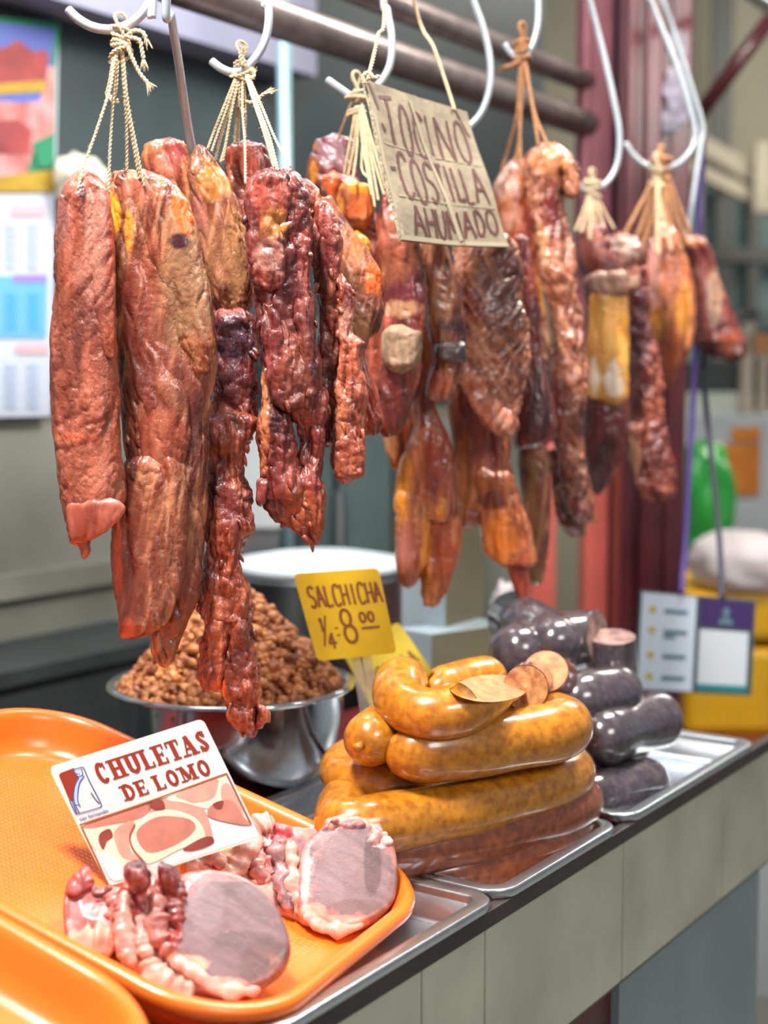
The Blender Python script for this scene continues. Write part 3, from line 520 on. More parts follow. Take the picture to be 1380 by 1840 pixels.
def twine(label, knot, Y, strands, m, r=.0013, fuzz=3, knot_r=(.010, .014), tails=(), yoff=-.004):
    c = P(knot[0], knot[1], Y); t = thing('twine_tie', label, 'twine', c, 'twine ties on the hooks')
    # knot: several turns wound round a small core, passing over the hook
    ks = []
    for j in range(5):
        ph = RNG.uniform(0, 6.28); tilt = RNG.uniform(-.7, .7); rr = knot_r[0] * RNG.uniform(.55, 1.0); h = knot_r[1] * RNG.uniform(-.8, .8)
        ring = [c + np.array([rr * math.cos(a + ph), rr * .8 * math.sin(a + ph), h + rr * tilt * math.cos(a)]) for a in np.linspace(0, 6.1, 26)]
        ks.append(strand_vf(ring, r * 1.15, fuzz, RNG))
    lp = [c + np.array([.004 * math.sin(a * 2), .007 * math.cos(a), knot_r[1] * (.9 + .9 * math.sin(a))]) for a in np.linspace(0, 6.2, 30)]
    ks.append(strand_vf(lp, r * 1.2, fuzz, RNG))
    v, f = join(*ks); mesh('knot', v, f, m, t)
    for pts in strands:
        yy = Y
        if isinstance(pts[-1], (int, float)): yy = pts[-1]; pts = pts[:-1]
        nn = len(pts); w = [P(x, y, Y + (yy - Y) * (i / max(1, nn - 1)) + yoff) for i, (x, y) in enumerate(pts)]
        p = smooth_path(w, 40); v, f = strand_vf(p, r * RNG.uniform(.85, 1.1), fuzz, RNG); mesh('strand', v, f, m, t)
    for pts in tails:
        w = [P(x, y, Y + yoff * 2) for x, y in pts]; p = smooth_path(w, 40); pr = [strand_vf(p, r * 1.35, fuzz, RNG)]
        e, d = p[-1], p[-1] - p[-6]; d /= np.linalg.norm(d)
        for k in range(22):                                     # frayed end
            g = d + np.array([RNG.uniform(-.8, .8), RNG.uniform(-.8, .8), RNG.uniform(-.8, .5)]); g *= RNG.uniform(.003, .008)
            pr.append(tube_vf([e - d * .002, e + g * .6, e + g + np.array([0, 0, -.001])], [.0005, .0004, .00015], 4, False))
        v, f = join(*pr); mesh('loose_end', v, f, m, t)
    return t
twine('cream twine tie with frayed loose ends on the far left hook', (217, 76), 1.30, [
    [(210, 85), (200, 150), (190, 185), (168, 250), (150, 300), (140, 340), 1.262], [(212, 85), (206, 140), (203, 185), (198, 260), (195, 345), 1.29],
    [(217, 90), (222, 150), (227, 220), (228, 310), 1.32], [(218, 90), (224, 160), (236, 240), (248, 310), 1.315], [(220, 90), (227, 170), (241, 260), (252, 322), 1.312], [(221, 90), (229, 180), (244, 260), (259, 335), 1.31],
    [(205, 92), (196, 150), (191, 170), (199, 178), (208, 165), (212, 110)], [(208, 92), (199, 140), (195, 165), (203, 184), (212, 178)], [(209, 92), (202, 130), (194, 160), (203, 178), (213, 185)]], M['twine'],
    tails=[[(225, 68), (240, 55), (256, 58), (262, 68)], [(228, 66), (250, 72), (255, 90), (258, 106)], [(226, 78), (238, 105), (250, 130), (264, 148)]])
twine('cream twine bunch of many strands on the second hook', (434, 128), 1.44, [
    [(425, 135), (405, 185), (385, 235), (373, 268), 1.41], [(427, 135), (409, 190), (391, 240), (380, 272), 1.41], [(428, 140), (412, 195), (396, 250), (386, 290), 1.42], [(430, 140), (416, 200), (405, 260), (396, 292), 1.42], [(431, 140), (418, 190), (406, 255), (400, 290), 1.43],
    [(433, 140), (426, 200), (421, 258), 1.46], [(434, 140), (430, 200), (428, 262), 1.46], [(436, 140), (436, 200), (440, 260), (441, 330), 1.385], [(437, 140), (440, 180), (440, 250), 1.46],
    [(440, 130), (455, 180), (475, 240), (492, 300), 1.365], [(442, 130), (458, 180), (480, 245), (497, 306), 1.365], [(444, 130), (462, 185), (486, 250), (505, 330), 1.36], [(446, 135), (470, 190), (495, 250), (522, 300), 1.36],
    [(431, 150), (430, 185), (440, 205), (438, 180)], [(428, 135), (414, 165), (412, 178), (420, 172)]], M['twine'], knot_r=(.011, .016),
    tails=[[(436, 118), (432, 104), (434, 92)], [(430, 180), (455, 184), (470, 172), (480, 166)], [(448, 138), (456, 140), (456, 134)]])
twine('pale cream twine bunch half hidden behind the cardboard sign', (640, 182), 1.62, [
    [(632, 180), (618, 220), (606, 250), 1.655], [(640, 190), (630, 250), (618, 312), 1.60], [(642, 190), (636, 260), (625, 315), 1.60], [(644, 190), (642, 260), (634, 325), 1.585], [(646, 190), (652, 260), (668, 350), 1.57], [(648, 190), (658, 265), (674, 372), 1.565],
    [(650, 190), (664, 270), (680, 360), 1.575], [(652, 190), (668, 270), (690, 350), 1.58], [(650, 186), (668, 250), (694, 340), 1.585], [(647, 192), (652, 240), (650, 300), (660, 318), 1.58], [(641, 200), (637, 215), (646, 222), (650, 205)]], M['twine'], r=.0015, fuzz=2, knot_r=(.012, .018))
twine('frayed brown twine on the short hook right of the sign', (938, 96), 1.93, [
    [(936, 110), (930, 200), (915, 260), (902, 305), 1.91], [(938, 110), (934, 220), (936, 320), 1.905], [(940, 110), (936, 200), (932, 260), (925, 290), 1.91], [(942, 110), (955, 180), (968, 262), 1.89], [(944, 110), (960, 200), (984, 262), 1.885], [(936, 120), (932, 150), (938, 160), (944, 130)]], M['twine_brown'], r=.0022, fuzz=1, knot_r=(.013, .022),
    tails=[[(940, 95), (938, 80), (940, 70)], [(936, 108), (918, 118), (904, 122)]])
twine('yellowish twine bunch on the sixth hook, above the yellow fat band', (1064, 340), 2.12, [
    [(1060, 345), (1048, 380), (1034, 415), 2.08], [(1062, 345), (1056, 380), (1044, 418), 2.08], [(1064, 350), (1062, 390), (1060, 430), 2.07], [(1066, 350), (1070, 400), (1074, 440), 2.08], [(1068, 350), (1082, 400), (1092, 430), 2.1], [(1070, 350), (1086, 380), (1104, 412), 2.12], [(1066, 345), (1072, 365), (1066, 380)]], M['twine'], r=.0022, fuzz=0, knot_r=(.014, .016))
twine('pale twine knot and brown strands on the seventh hook', (1188, 305), 2.30, [
    [(1180, 310), (1150, 370), (1118, 428), 2.2], [(1183, 310), (1160, 380), (1140, 440), 2.24], [(1186, 315), (1172, 380), (1152, 450), 2.24], [(1190, 315), (1195, 400), (1206, 450), 2.24], [(1193, 315), (1205, 400), (1225, 450), 2.25], [(1196, 312), (1212, 380), (1236, 440), 2.28], [(1198, 312), (1216, 360), (1240, 420), 2.3]], M['twine_brown'], r=.0032, fuzz=0, knot_r=(.016, .02))
twine('single thick pale cord down the middle of the seventh hook', (1180, 318), 2.285, [
    [(1180, 320), (1179, 380), (1182, 455), 2.235], [(1184, 320), (1184, 380), (1184, 458), 2.235], [(1176, 320), (1190, 380), (1206, 450), 2.235]], M['twine'], r=.0026, fuzz=0, knot_r=(.011, .02))

# ------------------------------------------------------------------ lettering helpers
def quadmap(TL, TR, BR, BL, lift=.0):
    TL, TR, BR, BL = map(lambda q: np.asarray(q, float), (TL, TR, BR, BL)); n = np.cross(BL - TL, TR - TL); n /= np.linalg.norm(n)
    if np.dot(n, CAM - TL) < 0: n = -n
    return (lambda u, v, l=lift: TL * (1 - u) * (1 - v) + TR * u * (1 - v) + BR * u * v + BL * (1 - u) * v + n * l), n
def pen(fn, pts, w, lift, wob=0., round_=True, asp=1.):
    """a pen stroke of width w following pts in (u,v) of a quad"""
    p = smooth_path([(x, y, 0) for x, y in pts], max(6, 7 * len(pts)))[:, :2] if len(pts) > 2 else np.array([np.array(pts[0]) * (1 - t) + np.array(pts[1]) * t for t in np.linspace(0, 1, 5)])
    q = p * [asp, 1]; t = np.gradient(q, axis=0); t /= np.linalg.norm(t, axis=1)[:, None] + 1e-9; nn = np.stack([-t[:, 1], t[:, 0]], 1)
    ww = w * (1 + wob * np.sin(np.arange(len(p)) * 1.9 + p[0, 0] * 40)); l = (q + nn * ww[:, None] / 2) / [asp, 1]; r = (q - nn * ww[:, None] / 2) / [asp, 1]
    V = [fn(a, b, lift) for a, b in l] + [fn(a, b, lift) for a, b in r]; n = len(p)
    return V, [(i, i + 1, n + i + 1, n + i) for i in range(n - 1)]
def poly(fn, pts, lift):
    return [fn(a, b, lift) for a, b in pts], [tuple(range(len(pts)))]
arc = lambda cx, cy, rx, ry, a0, a1, n=14: [(cx + rx * math.cos(math.radians(a0 + (a1 - a0) * k / n)), cy + ry * math.sin(math.radians(a0 + (a1 - a0) * k / n))) for k in range(n + 1)]
HAND = {  # hand-drawn capitals in a unit box, y down
    'T': [[(0, .06), (1, .0)], [(.5, .03), (.52, 1)]], 'O': [arc(.5, .5, .45, .5, -80, 285)], 'C': [[(.9, .16), (.7, .0), (.3, .05), (.08, .45), (.2, .9), (.55, 1), (.95, .86)]],
    'I': [[(.5, 0), (.5, 1)]], 'N': [[(.08, 1), (.1, 0)], [(.1, 0), (.88, 1)], [(.88, 1), (.92, 0)]], 'S': [[(.9, .14), (.6, 0), (.2, .1), (.2, .4), (.7, .55), (.85, .8), (.5, 1), (.08, .9)]],
    'L': [[(.15, 0), (.15, 1)], [(.15, 1), (.95, .96)]], 'A': [[(.02, 1), (.45, 0)], [(.45, 0), (.98, 1)], [(.2, .62), (.8, .6)]], 'H': [[(.1, 0), (.1, 1)], [(.9, 0), (.9, 1)], [(.1, .5), (.9, .48)]],
    'U': [[(.08, 0), (.1, .7), (.4, 1), (.75, .85), (.9, .5), (.9, 0)]], 'M': [[(.05, 1), (.12, 0)], [(.12, 0), (.5, .7)], [(.5, .7), (.88, 0)], [(.88, 0), (.96, 1)]], 'D': [[(.12, 0), (.12, 1)], [(.1, 0), (.6, .05), (.95, .5), (.6, .96), (.1, 1)]],
    '8': [arc(.45, .25, .34, .25, 90, 450), arc(.55, .74, .42, .26, -90, 270)], '0': [arc(.5, .5, .4, .5, -90, 270)], '1': [[(.2, .25), (.5, 0)], [(.5, 0), (.5, 1)]], '4': [[(.6, 1), (.6, 0)], [(.6, 0), (.05, .65)], [(.05, .65), (.98, .62)]], '-': [[(.1, .5), (.9, .5)]], '.': [[(.4, .93), (.6, .97)]], 'P': [[(.12, 0), (.12, 1)], [(.1, 0), (.8, .05), (.9, .3), (.6, .5), (.1, .52)]], 'R': [[(.12, 0), (.12, 1)], [(.1, 0), (.8, .05), (.9, .3), (.6, .5), (.1, .52)], [(.4, .5), (.95, 1)]], '/': [[(.9, 0), (.1, 1)]],
    'E': [[(.1, 0), (.1, 1)], [(.1, 0), (.9, 0)], [(.1, .5), (.75, .5)], [(.1, 1), (.92, 1)]], 'Z': [[(.05, 0), (.95, 0)], [(.95, 0), (.05, 1)], [(.05, 1), (.95, 1)]]}
def write(fn, ch, x, y, w, h, pw, lift, asp=1., sk=0.):
    out = []
    for j, st in enumerate(HAND[ch]): out.append(pen(fn, [(x + w * a + sk * (1 - b) * h, y + h * b) for a, b in st], pw, lift + j * .00006, .12, asp=asp))
    return out

# ------------------------------------------------------------------ cardboard sign
TL, TR, BR, BL = P(655, 142, 1.49), P(839, 201, 1.672), P(915, 443, 1.655), P(722, 431, 1.475)
fn, n = quadmap(TL, TR, BR, BL)
sg = thing('cardboard_sign', 'torn cardboard sign with hand-lettered TOCINO COSTILLA AHUMADO hanging on strings', 'sign', (TL + BR) / 2)
nu, nv = 44, 44; V, F_ = [], []
def warp(u, v, l=0.):
    b = -.006 * (1 - abs(u - .5) * 2) * (.5 + .5 * v) + .0012 * math.sin(v * 9 + u * 3) + .0016 * math.exp(-((u - .47 - .12 * v) / .018) ** 2); return fn(u, v, b + l)
for side in (0, -.0045):
    for j in range(nv + 1):
        for i in range(nu + 1): V.append(warp(i / nu, j / nv, side + (RNG.uniform(-.0004, .0004) if 0 < i < nu else 0)))
K = (nu + 1) * (nv + 1); g = lambda i, j, s: s * K + j * (nu + 1) + i
for j in range(nv):
    for i in range(nu): F_ += [(g(i, j, 0), g(i, j + 1, 0), g(i + 1, j + 1, 0), g(i + 1, j, 0)), (g(i, j, 1), g(i + 1, j, 1), g(i + 1, j + 1, 1), g(i, j + 1, 1))]
mesh('board', V, F_, M['cardboard'], sg)
EF = [(g(0, j, 0), g(0, j, 1), g(0, j + 1, 1), g(0, j + 1, 0)) for j in range(nv)] + [(g(nu, j, 0), g(nu, j + 1, 0), g(nu, j + 1, 1), g(nu, j, 1)) for j in range(nv)] + [(g(i, 0, 0), g(i + 1, 0, 0), g(i + 1, 0, 1), g(i, 0, 1)) for i in range(nu)] + [(g(i, nv, 0), g(i, nv, 1), g(i + 1, nv, 1), g(i + 1, nv, 0)) for i in range(nu)]
setp(mesh('edge', V, EF, M['cardboard_edge'], sg, smooth=False), 'dark ribbed cut edge')
tx = []
for ch, x, y, w, h in (('T', .09, .075, .12, .31), ('O', .245, .105, .10, .32), ('C', .375, .125, .11, .29), ('I', .50, .12, .05, .27), ('N', .60, .115, .15, .29), ('O', .79, .10, .12, .30),
                       ('-', .055, .50, .06, .08), ('C', .13, .43, .10, .29), ('O', .245, .455, .105, .29), ('S', .37, .455, .10, .27), ('T', .47, .45, .09, .26), ('I', .575, .45, .03, .25), ('L', .635, .46, .075, .23), ('L', .715, .46, .075, .25), ('A', .815, .44, .12, .25),
                       ('A', .14, .77, .11, .19), ('H', .265, .775, .095, .19), ('U', .375, .775, .09, .19), ('M', .48, .775, .12, .19), ('A', .625, .765, .10, .18), ('D', .745, .755, .085, .17), ('O', .855, .74, .10, .17)):
    tx += write(warp, ch, x, y, w, h, .023, .0006, 1.0)
for q in ([(.03, .02), (.055, .18)], [(.06, .265), (.085, .31)], [(.86, .0), (.95, .2)]): tx.append(pen(warp, q, .02, .0006))
v, f = join(*tx); mesh('lettering', v, f, M['marker'], sg)
tp = [poly(warp, [(0, -.01), (.07, 0), (.09, .93), (.01, 1.0)], .0004)]
for a, b in ((.375, .385), (.685, .69)): tp.append(pen(warp, [(.06, a), (.5, b), (.97, b + .01)], .012, .0005))
v, f = join(pen(warp, [(.012, .0), (.012, 1.0)], .03, .0005), pen(warp, [(.4, .05), (.49, .5), (.57, .97)], .028, .0009), pen(warp, [(.06, .385), (.5, .40), (.97, .41)], .010, .0005), pen(warp, [(.06, .715), (.5, .72), (.97, .72)], .010, .0005), pen(warp, [(0, .985), (1, .985)], .03, .0005))
setp(mesh('tape', v, f, M['tape'], sg), 'shiny creased clear tape')
for a, b in (((662, 140), (690, -8)), ((814, 188), (742, -10))):
    ya = 1.49 if a[0] < 700 else 1.645
    w = [P(a[0], a[1] + 6, ya - .004), P(a[0], a[1], ya), P((a[0] + b[0]) / 2 + 3, (a[1] + b[1]) / 2, ya + .02), P(*b, ya + .04), np.array([rail_x(1.6), 1.6, 2.12])]
    v, f = strand_vf(smooth_path(w, 60), .0019, 3, RNG); mesh('string', v, f, M['twine'], sg)
v, f = strand_vf(smooth_path([P(x, y, 1.482) for x, y in ((656, 150), (652, 138), (662, 130), (672, 140), (682, 137))], 40), .002, 3, RNG); mesh('string', v, f, M['twine'], sg)
# ------------------------------------------------------------------ counter
CU = np.array([.5599, .8286, 0]); CV = np.array([-.8286, .5599, 0]); ZU = np.array([0, 0, 1.]); CB = np.array([-.0797, 1.0173, 0])
def K(t, s, z): return CB + CU * t + CV * s + ZU * z
def kbox(t0, t1, s0, s1, z0, z1): return box_vf(K((t0 + t1) / 2, (s0 + s1) / 2, (z0 + z1) / 2), CU * (t1 - t0) / 2, CV * (s1 - s0) / 2, ZU * (z1 - z0) / 2)
ct = thing('market_counter', 'market counter faced with pale green tiles and topped in dark red', 'counter', K(.3, .3, 0))
M['tile'] = mat('pale_green_tile', (.50, .49, .37), .3, 0, .28, 7, .04, 30, coat=.3)
M['grout'] = mat('dark_grout', (.10, .09, .06), .9)
M['teal_panel'] = mat('grey_teal_panel', (.22, .28, .29), .4, 0, .15, 6)
M['maroon_panel'] = mat('maroon_panel', (.09, .018, .02), .4, 0, .4, 12)
v, f = kbox(-.9, 1.12, .003, .62, .885, .9185); bevel(mesh('worktop', v, f, M['red_board'], ct, smooth=False), .003)
tt = [-.9, -.711, -.411, -.111, .189, .2965, .5965, .8965, 1.12]
v, f = join(*[kbox(a + .0012, b - .0012, -.008, .003, .768, .926) for a, b in zip(tt[:-1], tt[1:])]); bevel(mesh('tile_apron', v, f, M['tile'], ct, smooth=False), .002)
M['rim_shade_strip'] = mat('rim_shade_brown', (.07, .055, .05), .35, .4, .3, 12)  # shade below the tray rims, added as a dark strip
v, f = kbox(-.9, 1.12, -.0125, .0, .9265, .9425); setp(bevel(mesh('rim_shade_strip', v, f, M['rim_shade_strip'], ct, smooth=False), .001), 'dark strip standing in for the shade under the tray rims')
v, f = kbox(-.9, 1.12, .003, .03, .755, .885); mesh('apron_backing', v, f, M['grout'], ct, smooth=False)
v, f = kbox(.30, .652, .03, .06, .0, .757); mesh('front_panel', v, f, M['maroon_panel'], ct, smooth=False)
v, f = kbox(.652, 1.12, .02, .06, .0, .757); mesh('front_panel', v, f, M['teal_panel'], ct, smooth=False)
v, f = kbox(1.08, 1.12, .06, .60, .0, .885); mesh('end_panel', v, f, M['maroon_panel'], ct, smooth=False)
v, f = kbox(-.9, .30, .03, .06, .0, .757); mesh('front_panel', v, f, M['teal_panel'], ct, smooth=False)

def rrect(L_, W, r, off, n=14):
    r2 = max(r - off, .002); out = []
    for cx, cy, a0 in ((L_ - r, W - r, 0), (r, W - r, 90), (r, r, 180), (L_ - r, r, 270)):
        for k in range(n):
            a = math.radians(a0 + 90 * k / (n - 1)); out.append((cx + r2 * math.cos(a), cy + r2 * math.sin(a)))
    return out
def pan(name, label, cat, o, da, db, L_, W, r, prof, m, group=None, floor_from=None):
    n_ = np.cross(db, da); n_ = n_ if n_[2] > 0 else -n_
    V, UV = [], []; c = 56
    for off, z in prof:
        for a, b in rrect(L_, W, r, off): V.append(o + da * a + db * b + n_ * z); UV.append((a, b))
    F_ = [(k * c + i, k * c + (i + 1) % c, (k + 1) * c + (i + 1) % c, (k + 1) * c + i) for k in range(len(prof) - 1) for i in range(c)]
    F_ += [tuple(range(c)), tuple((len(prof) - 1) * c + i for i in range(c - 1, -1, -1))]
    ob = mesh(name, V, F_, m, origin=o + (da * L_ + db * W) / 2)
    bm = bmesh.new(); bm.from_mesh(ob.data); bmesh.ops.recalc_face_normals(bm, faces=bm.faces); bm.to_mesh(ob.data); bm.free()
    col = np.zeros((len(V), 4), np.float32)
    col[-c:, 3] = 1
    ob.data.color_attributes.new('paint', 'FLOAT_COLOR', 'POINT').data.foreach_set('color', col.ravel())
    uvl = ob.data.uv_layers.new(name='uv'); li = np.zeros(len(ob.data.loops), int); ob.data.loops.foreach_get('vertex_index', li)
    uvl.data.foreach_set('uv', np.array(UV)[li].ravel())
    ob.modifiers.new('weighted', 'WEIGHTED_NORMAL')
    return setp(ob, label, cat, group), n_
PANP = [(.040, -.0335), (.022, -.0325), (.017, -.008), (.0035, -.010), (.003, -.009), (.0005, -.009), (-.0005, -.002), (.0015, .0), (.013, .0), (.0155, -.003), (.020, -.028), (.026, -.031), (.04, -.0315)]
for t0, t1, L_, lab in ((-.02, .313, .5, 'shallow steel tray at the counter\'s near end, under the orange chop tray'), (.318, .577, .375, 'shallow steel tray under the coiled yellow sausages'), (.60, 1.0, .4, 'shallow steel tray under the dark sausages')):
    pan('steel_tray', lab, 'tray', K(t0, -.014, .9525), CV, CU, L_, t1 - t0, .028, PANP, M['steel'], 'shallow steel trays on the counter')
TRP = [(.055, -.0425), (.026, -.042), (.015, -.024), (.010, -.014), (.0015, -.0125), (0, -.010), (0, -.0045), (.003, -.0008), (.008, .0), (.0125, -.0022), (.016, -.008), (.021, -.022), (.026, -.032), (.034, -.0385), (.044, -.0403), (.056, -.0405)]
def tray_frame(ox, oy, yaw, tilt, oz):
    da = np.array([-math.cos(yaw) * math.cos(tilt), math.sin(yaw) * math.cos(tilt), math.sin(tilt)]); db = np.array([math.sin(yaw), math.cos(yaw), 0])
    return np.array([ox, oy, oz]), da, db
O1, DA, DB = tray_frame(-.0961, .9538, .445, .2726, .9636)
_, N1 = pan('serving_tray', 'orange plastic serving tray holding the raw pork chops', 'tray', O1, DA, DB, .4863, .3607, .0914, TRP, M['orange'], 'orange serving trays')
O2, DA2, DB2 = tray_frame(-.2757, .5958, .4485, .2893, .9896)
pan('serving_tray', 'empty orange plastic serving tray at the lower left corner, overlapping the chop tray', 'tray', O2, DA2, DB2, .4863, .3607, .0914, TRP, M['orange'], 'orange serving trays')
FL1 = O1 - N1 * .0405

# ------------------------------------------------------------------ pork chops
M['chop'] = meat_mat('raw_pork', (.32, .09, .085), (.44, .17, .155), (.52, .27, .23), seed=11, blot=.2, bsc=2.6, angle=.9, sss=.3, rough=(.34, .5), coat=.4, bump=.3, fib=.32, fscale=40)
EYE = (.19, .122, .135); EYE2 = (.235, .155, .165); FATP = (.60, .35, .26); RED = (.33, .035, .03); DKR = (.13, .02, .025); PNK = (.42, .15, .15)
CH = {}
def chop(label, outline, foot, n, spots, thick=.02, seed=0, lump=.003, offs=0.):
    n = np.array(n, float); n /= np.linalg.norm(n)
    p0 = PN(foot[0], foot[1], FL1 + N1 * .005, N1) + n * offs
    pts = np.array(outline + outline[:1], float); pts = smooth_path([(a, b, 0) for a, b in np.vstack([pts[:-1], pts[:1]])], 181)[:-1, :2]
    E3 = np.array([PN(a, b, p0, n) for a, b in pts]); c = E3.mean(0); m_ = len(E3); R = 36; V = []
    prof = [(s, 0) for s in np.linspace(.0, .93, R)] + [(.965, -.0012), (.985, -.0035), (1., -.007), (1., -thick * .6), (.985, -thick * .85), (.95, -thick), (.5, -thick), (.02, -thick)]
    prof[0] = (.012, 0)
    for s, z in prof: V.append(c + (E3 - c) * s + n * z)
    V = np.vstack(V); sd = seed * 5.3
    x, y, z = V.T
    D = lump * 1.0 * fbm(x * 26 + sd, y * 26, z * 26, 3)
    px, py = vis(V); col = np.zeros((len(V), 4), np.float32); wob = noise(x * 75 + sd, y * 75, z * 75) + .5 * noise(x * 190, y * 190, z * 190 + sd); bony = np.zeros(len(V))
    for (sx, sy, rx, ry, cc, st, *kind) in spots:
        dd = ((px - sx) / rx) ** 2 + ((py - sy) / ry) ** 2 + (.22 if not kind else .6) * wob
        g = np.clip((1.2 - dd) / .4, 0, 1) * st
        if kind and kind[0] == 'bone': bony = np.maximum(bony, g)
        if kind and kind[0] == 'eye': ge = np.clip((1.15 - ((px - sx) / rx) ** 2 - ((py - sy) / ry) ** 2) / .5, 0, 1); D = D * (1 - .92 * ge) + .003 * np.sqrt(ge)
        al = np.maximum(col[:, 3], g); mf = np.where(al > 0, g / np.maximum(al, 1e-6), 0)[:, None]
        col[:, :3] = col[:, :3] * (1 - mf) + np.array(cc) * mf; col[:, 3] = al
    D = D + bony * (.0045 * noise(x * 120 + sd, y * 120, z * 120) - .006 * np.exp(-(noise(x * 85, y * 85 + sd, z * 85) / .15) ** 2) + .003)
    V = V + n * D[:, None]
    k = len(prof); F_ = [(a * m_ + i, (a + 1) * m_ + i, (a + 1) * m_ + (i + 1) % m_, a * m_ + (i + 1) % m_) for a in range(k - 1) for i in range(m_)]
    F_ += [tuple(range(m_)), tuple((k - 1) * m_ + i for i in range(m_ - 1, -1, -1))]
    o = mesh('pork_chop', V, F_, M['chop'], origin=c)
    bm = bmesh.new(); bm.from_mesh(o.data); bmesh.ops.recalc_face_normals(bm, faces=bm.faces); bm.to_mesh(o.data); bm.free()
    o.data.color_attributes.new('paint', 'FLOAT_COLOR', 'POINT').data.foreach_set('color', col.ravel())
    setp(o, label, 'pork chop', 'raw pork chops on the orange tray'); CH[o] = (c, n); return o, c, n
def knob(parent, name, rows, Y, m, spots=(), seed=0, **k):
    return meat(name, None, None, [S(rows, Y, **k)], m, seed=seed, fold=.004, ff=80, wr=.002, wf=170, rag=.007, parent=parent, spots=spots)
NC = (.22, -.72, .66)
chop('raw pork chop at the back, mostly hidden, showing a curl of white fat', [(325, 1552), (350, 1538), (385, 1536), (415, 1522), (445, 1496), (480, 1490), (510, 1520), (510, 1600), (450, 1630), (400, 1612), (350, 1590)], (450, 1630), NC,
     [(400, 1560, 90, 40, FATP, .95), (370, 1562, 22, 12, PNK, .8), (390, 1590, 22, 14, RED, .7), (470, 1530, 40, 40, PNK, .8)], seed=1, thick=.018, lump=.004)
chop('leftmost raw pork chop, pink with a lump of white fat at its foot', [(114, 1600), (122, 1582), (150, 1574), (175, 1590), (200, 1588), (235, 1600), (262, 1640), (268, 1690), (245, 1716), (205, 1702), (165, 1707), (132, 1700), (118, 1680), (112, 1640)], (170, 1707), (.1, -.75, .65),
     [(150, 1625, 46, 45, PNK, .9), (165, 1692, 42, 18, FATP, 1), (130, 1590, 14, 10, RED, .9, 'bone'), (185, 1600, 22, 24, (.22, .08, .08), .8, 'bone'), (120, 1640, 7, 46, RED, .7), (205, 1650, 26, 46, (.66, .36, .36), .8)], seed=2, lump=.004)
chop('raw pork chop with red rib ends, sandwiched second from the left', [(206, 1612), (222, 1580), (250, 1552), (285, 1556), (320, 1600), (345, 1690), (352, 1750), (372, 1782), (330, 1776), (288, 1762), (250, 1745), (222, 1722), (204, 1680), (198, 1640)], (290, 1762), NC,
     [(235, 1640, 34, 70, RED, .85, 'bone'), (250, 1600, 26, 36, (.42, .08, .07), .9, 'bone'), (232, 1690, 14, 36, DKR, .8), (212, 1700, 14, 44, (.72, .42, .36), .8), (262, 1700, 12, 60, FATP, .7), (300, 1755, 60, 16, FATP, .95), (275, 1640, 14, 60, FATP, .55)], seed=3, lump=.0045, offs=.004)
o, c, n = chop('front raw pork chop with a broad mauve-grey eye of loin', [(318, 1572), (345, 1562), (385, 1562), (430, 1572), (470, 1596), (502, 1635), (522, 1685), (521, 1725), (497, 1757), (455, 1778), (405, 1786), (362, 1776), (330, 1752), (300, 1728), (282, 1690), (272, 1640), (270, 1595), (286, 1566)], (430, 1783), NC,
     [(418, 1672, 106, 112, EYE, 1, 'eye'), (455, 1640, 50, 50, EYE2, .5), (372, 1640, 26, 60, EYE2, .6), (298, 1640, 26, 80, RED, .9, 'bone'), (318, 1610, 16, 46, DKR, .9, 'bone'), (282, 1690, 13, 50, (.68, .40, .34), .8), (335, 1735, 40, 17, FATP, 1), (385, 1770, 60, 12, (.60, .30, .22), .9), (300, 1715, 12, 10, (.55, .30, .14), .8), (480, 1735, 50, 50, (.13, .065, .06), .6), (368, 1625, 34, 50, (.25, .18, .205), .7), (430, 1578, 90, 9, (.36, .24, .24), .8), (440, 1690, 60, 16, (.12, .075, .085), .5)], seed=4, offs=.012)
chop('raw pork chop behind the front one, striped with red bone and white fat', [(432, 1510), (455, 1480), (485, 1468), (515, 1480), (545, 1484), (575, 1500), (575, 1630), (555, 1656), (525, 1645), (490, 1628), (455, 1606), (430, 1570)], (540, 1655), NC,
     [(470, 1500, 34, 26, (.80, .50, .48), .9), (505, 1500, 22, 30, (.62, .13, .14), .9, 'bone'), (470, 1550, 26, 40, (.5, .14, .14), .8, 'bone'), (498, 1570, 10, 62, DKR, .85), (520, 1580, 14, 70, FATP, .8), (455, 1590, 34, 16, FATP, .8), (540, 1560, 8, 60, (.28, .12, .14), .8), (545, 1640, 24, 20, FATP, .9)], seed=5, lump=.004)
chop('raw pork chop at right rear with a pale mauve eye, beside the sausages', [(556, 1500), (585, 1480), (612, 1468), (650, 1474), (690, 1492), (712, 1522), (717, 1570), (710, 1615), (685, 1645), (645, 1665), (605, 1672), (568, 1660), (540, 1642), (536, 1590), (542, 1535)], (615, 1672), NC,
     [(632, 1570, 84, 98, EYE2, 1, 'eye'), (612, 1530, 44, 44, (.28, .19, .20), .6), (668, 1555, 16, 56, (.10, .055, .055), .7), (590, 1600, 26, 50, (.27, .19, .21), .6), (640, 1640, 60, 22, (.15, .08, .075), .6), (610, 1480, 50, 12, PNK, .9, 'bone'), (690, 1500, 26, 24, (.72, .45, .42), .8, 'bone'), (600, 1662, 60, 16, (.60, .30, .22), .95), (560, 1640, 26, 16, FATP, .9), (548, 1560, 8, 70, (.7, .5, .5), .6)], seed=6, offs=.01)
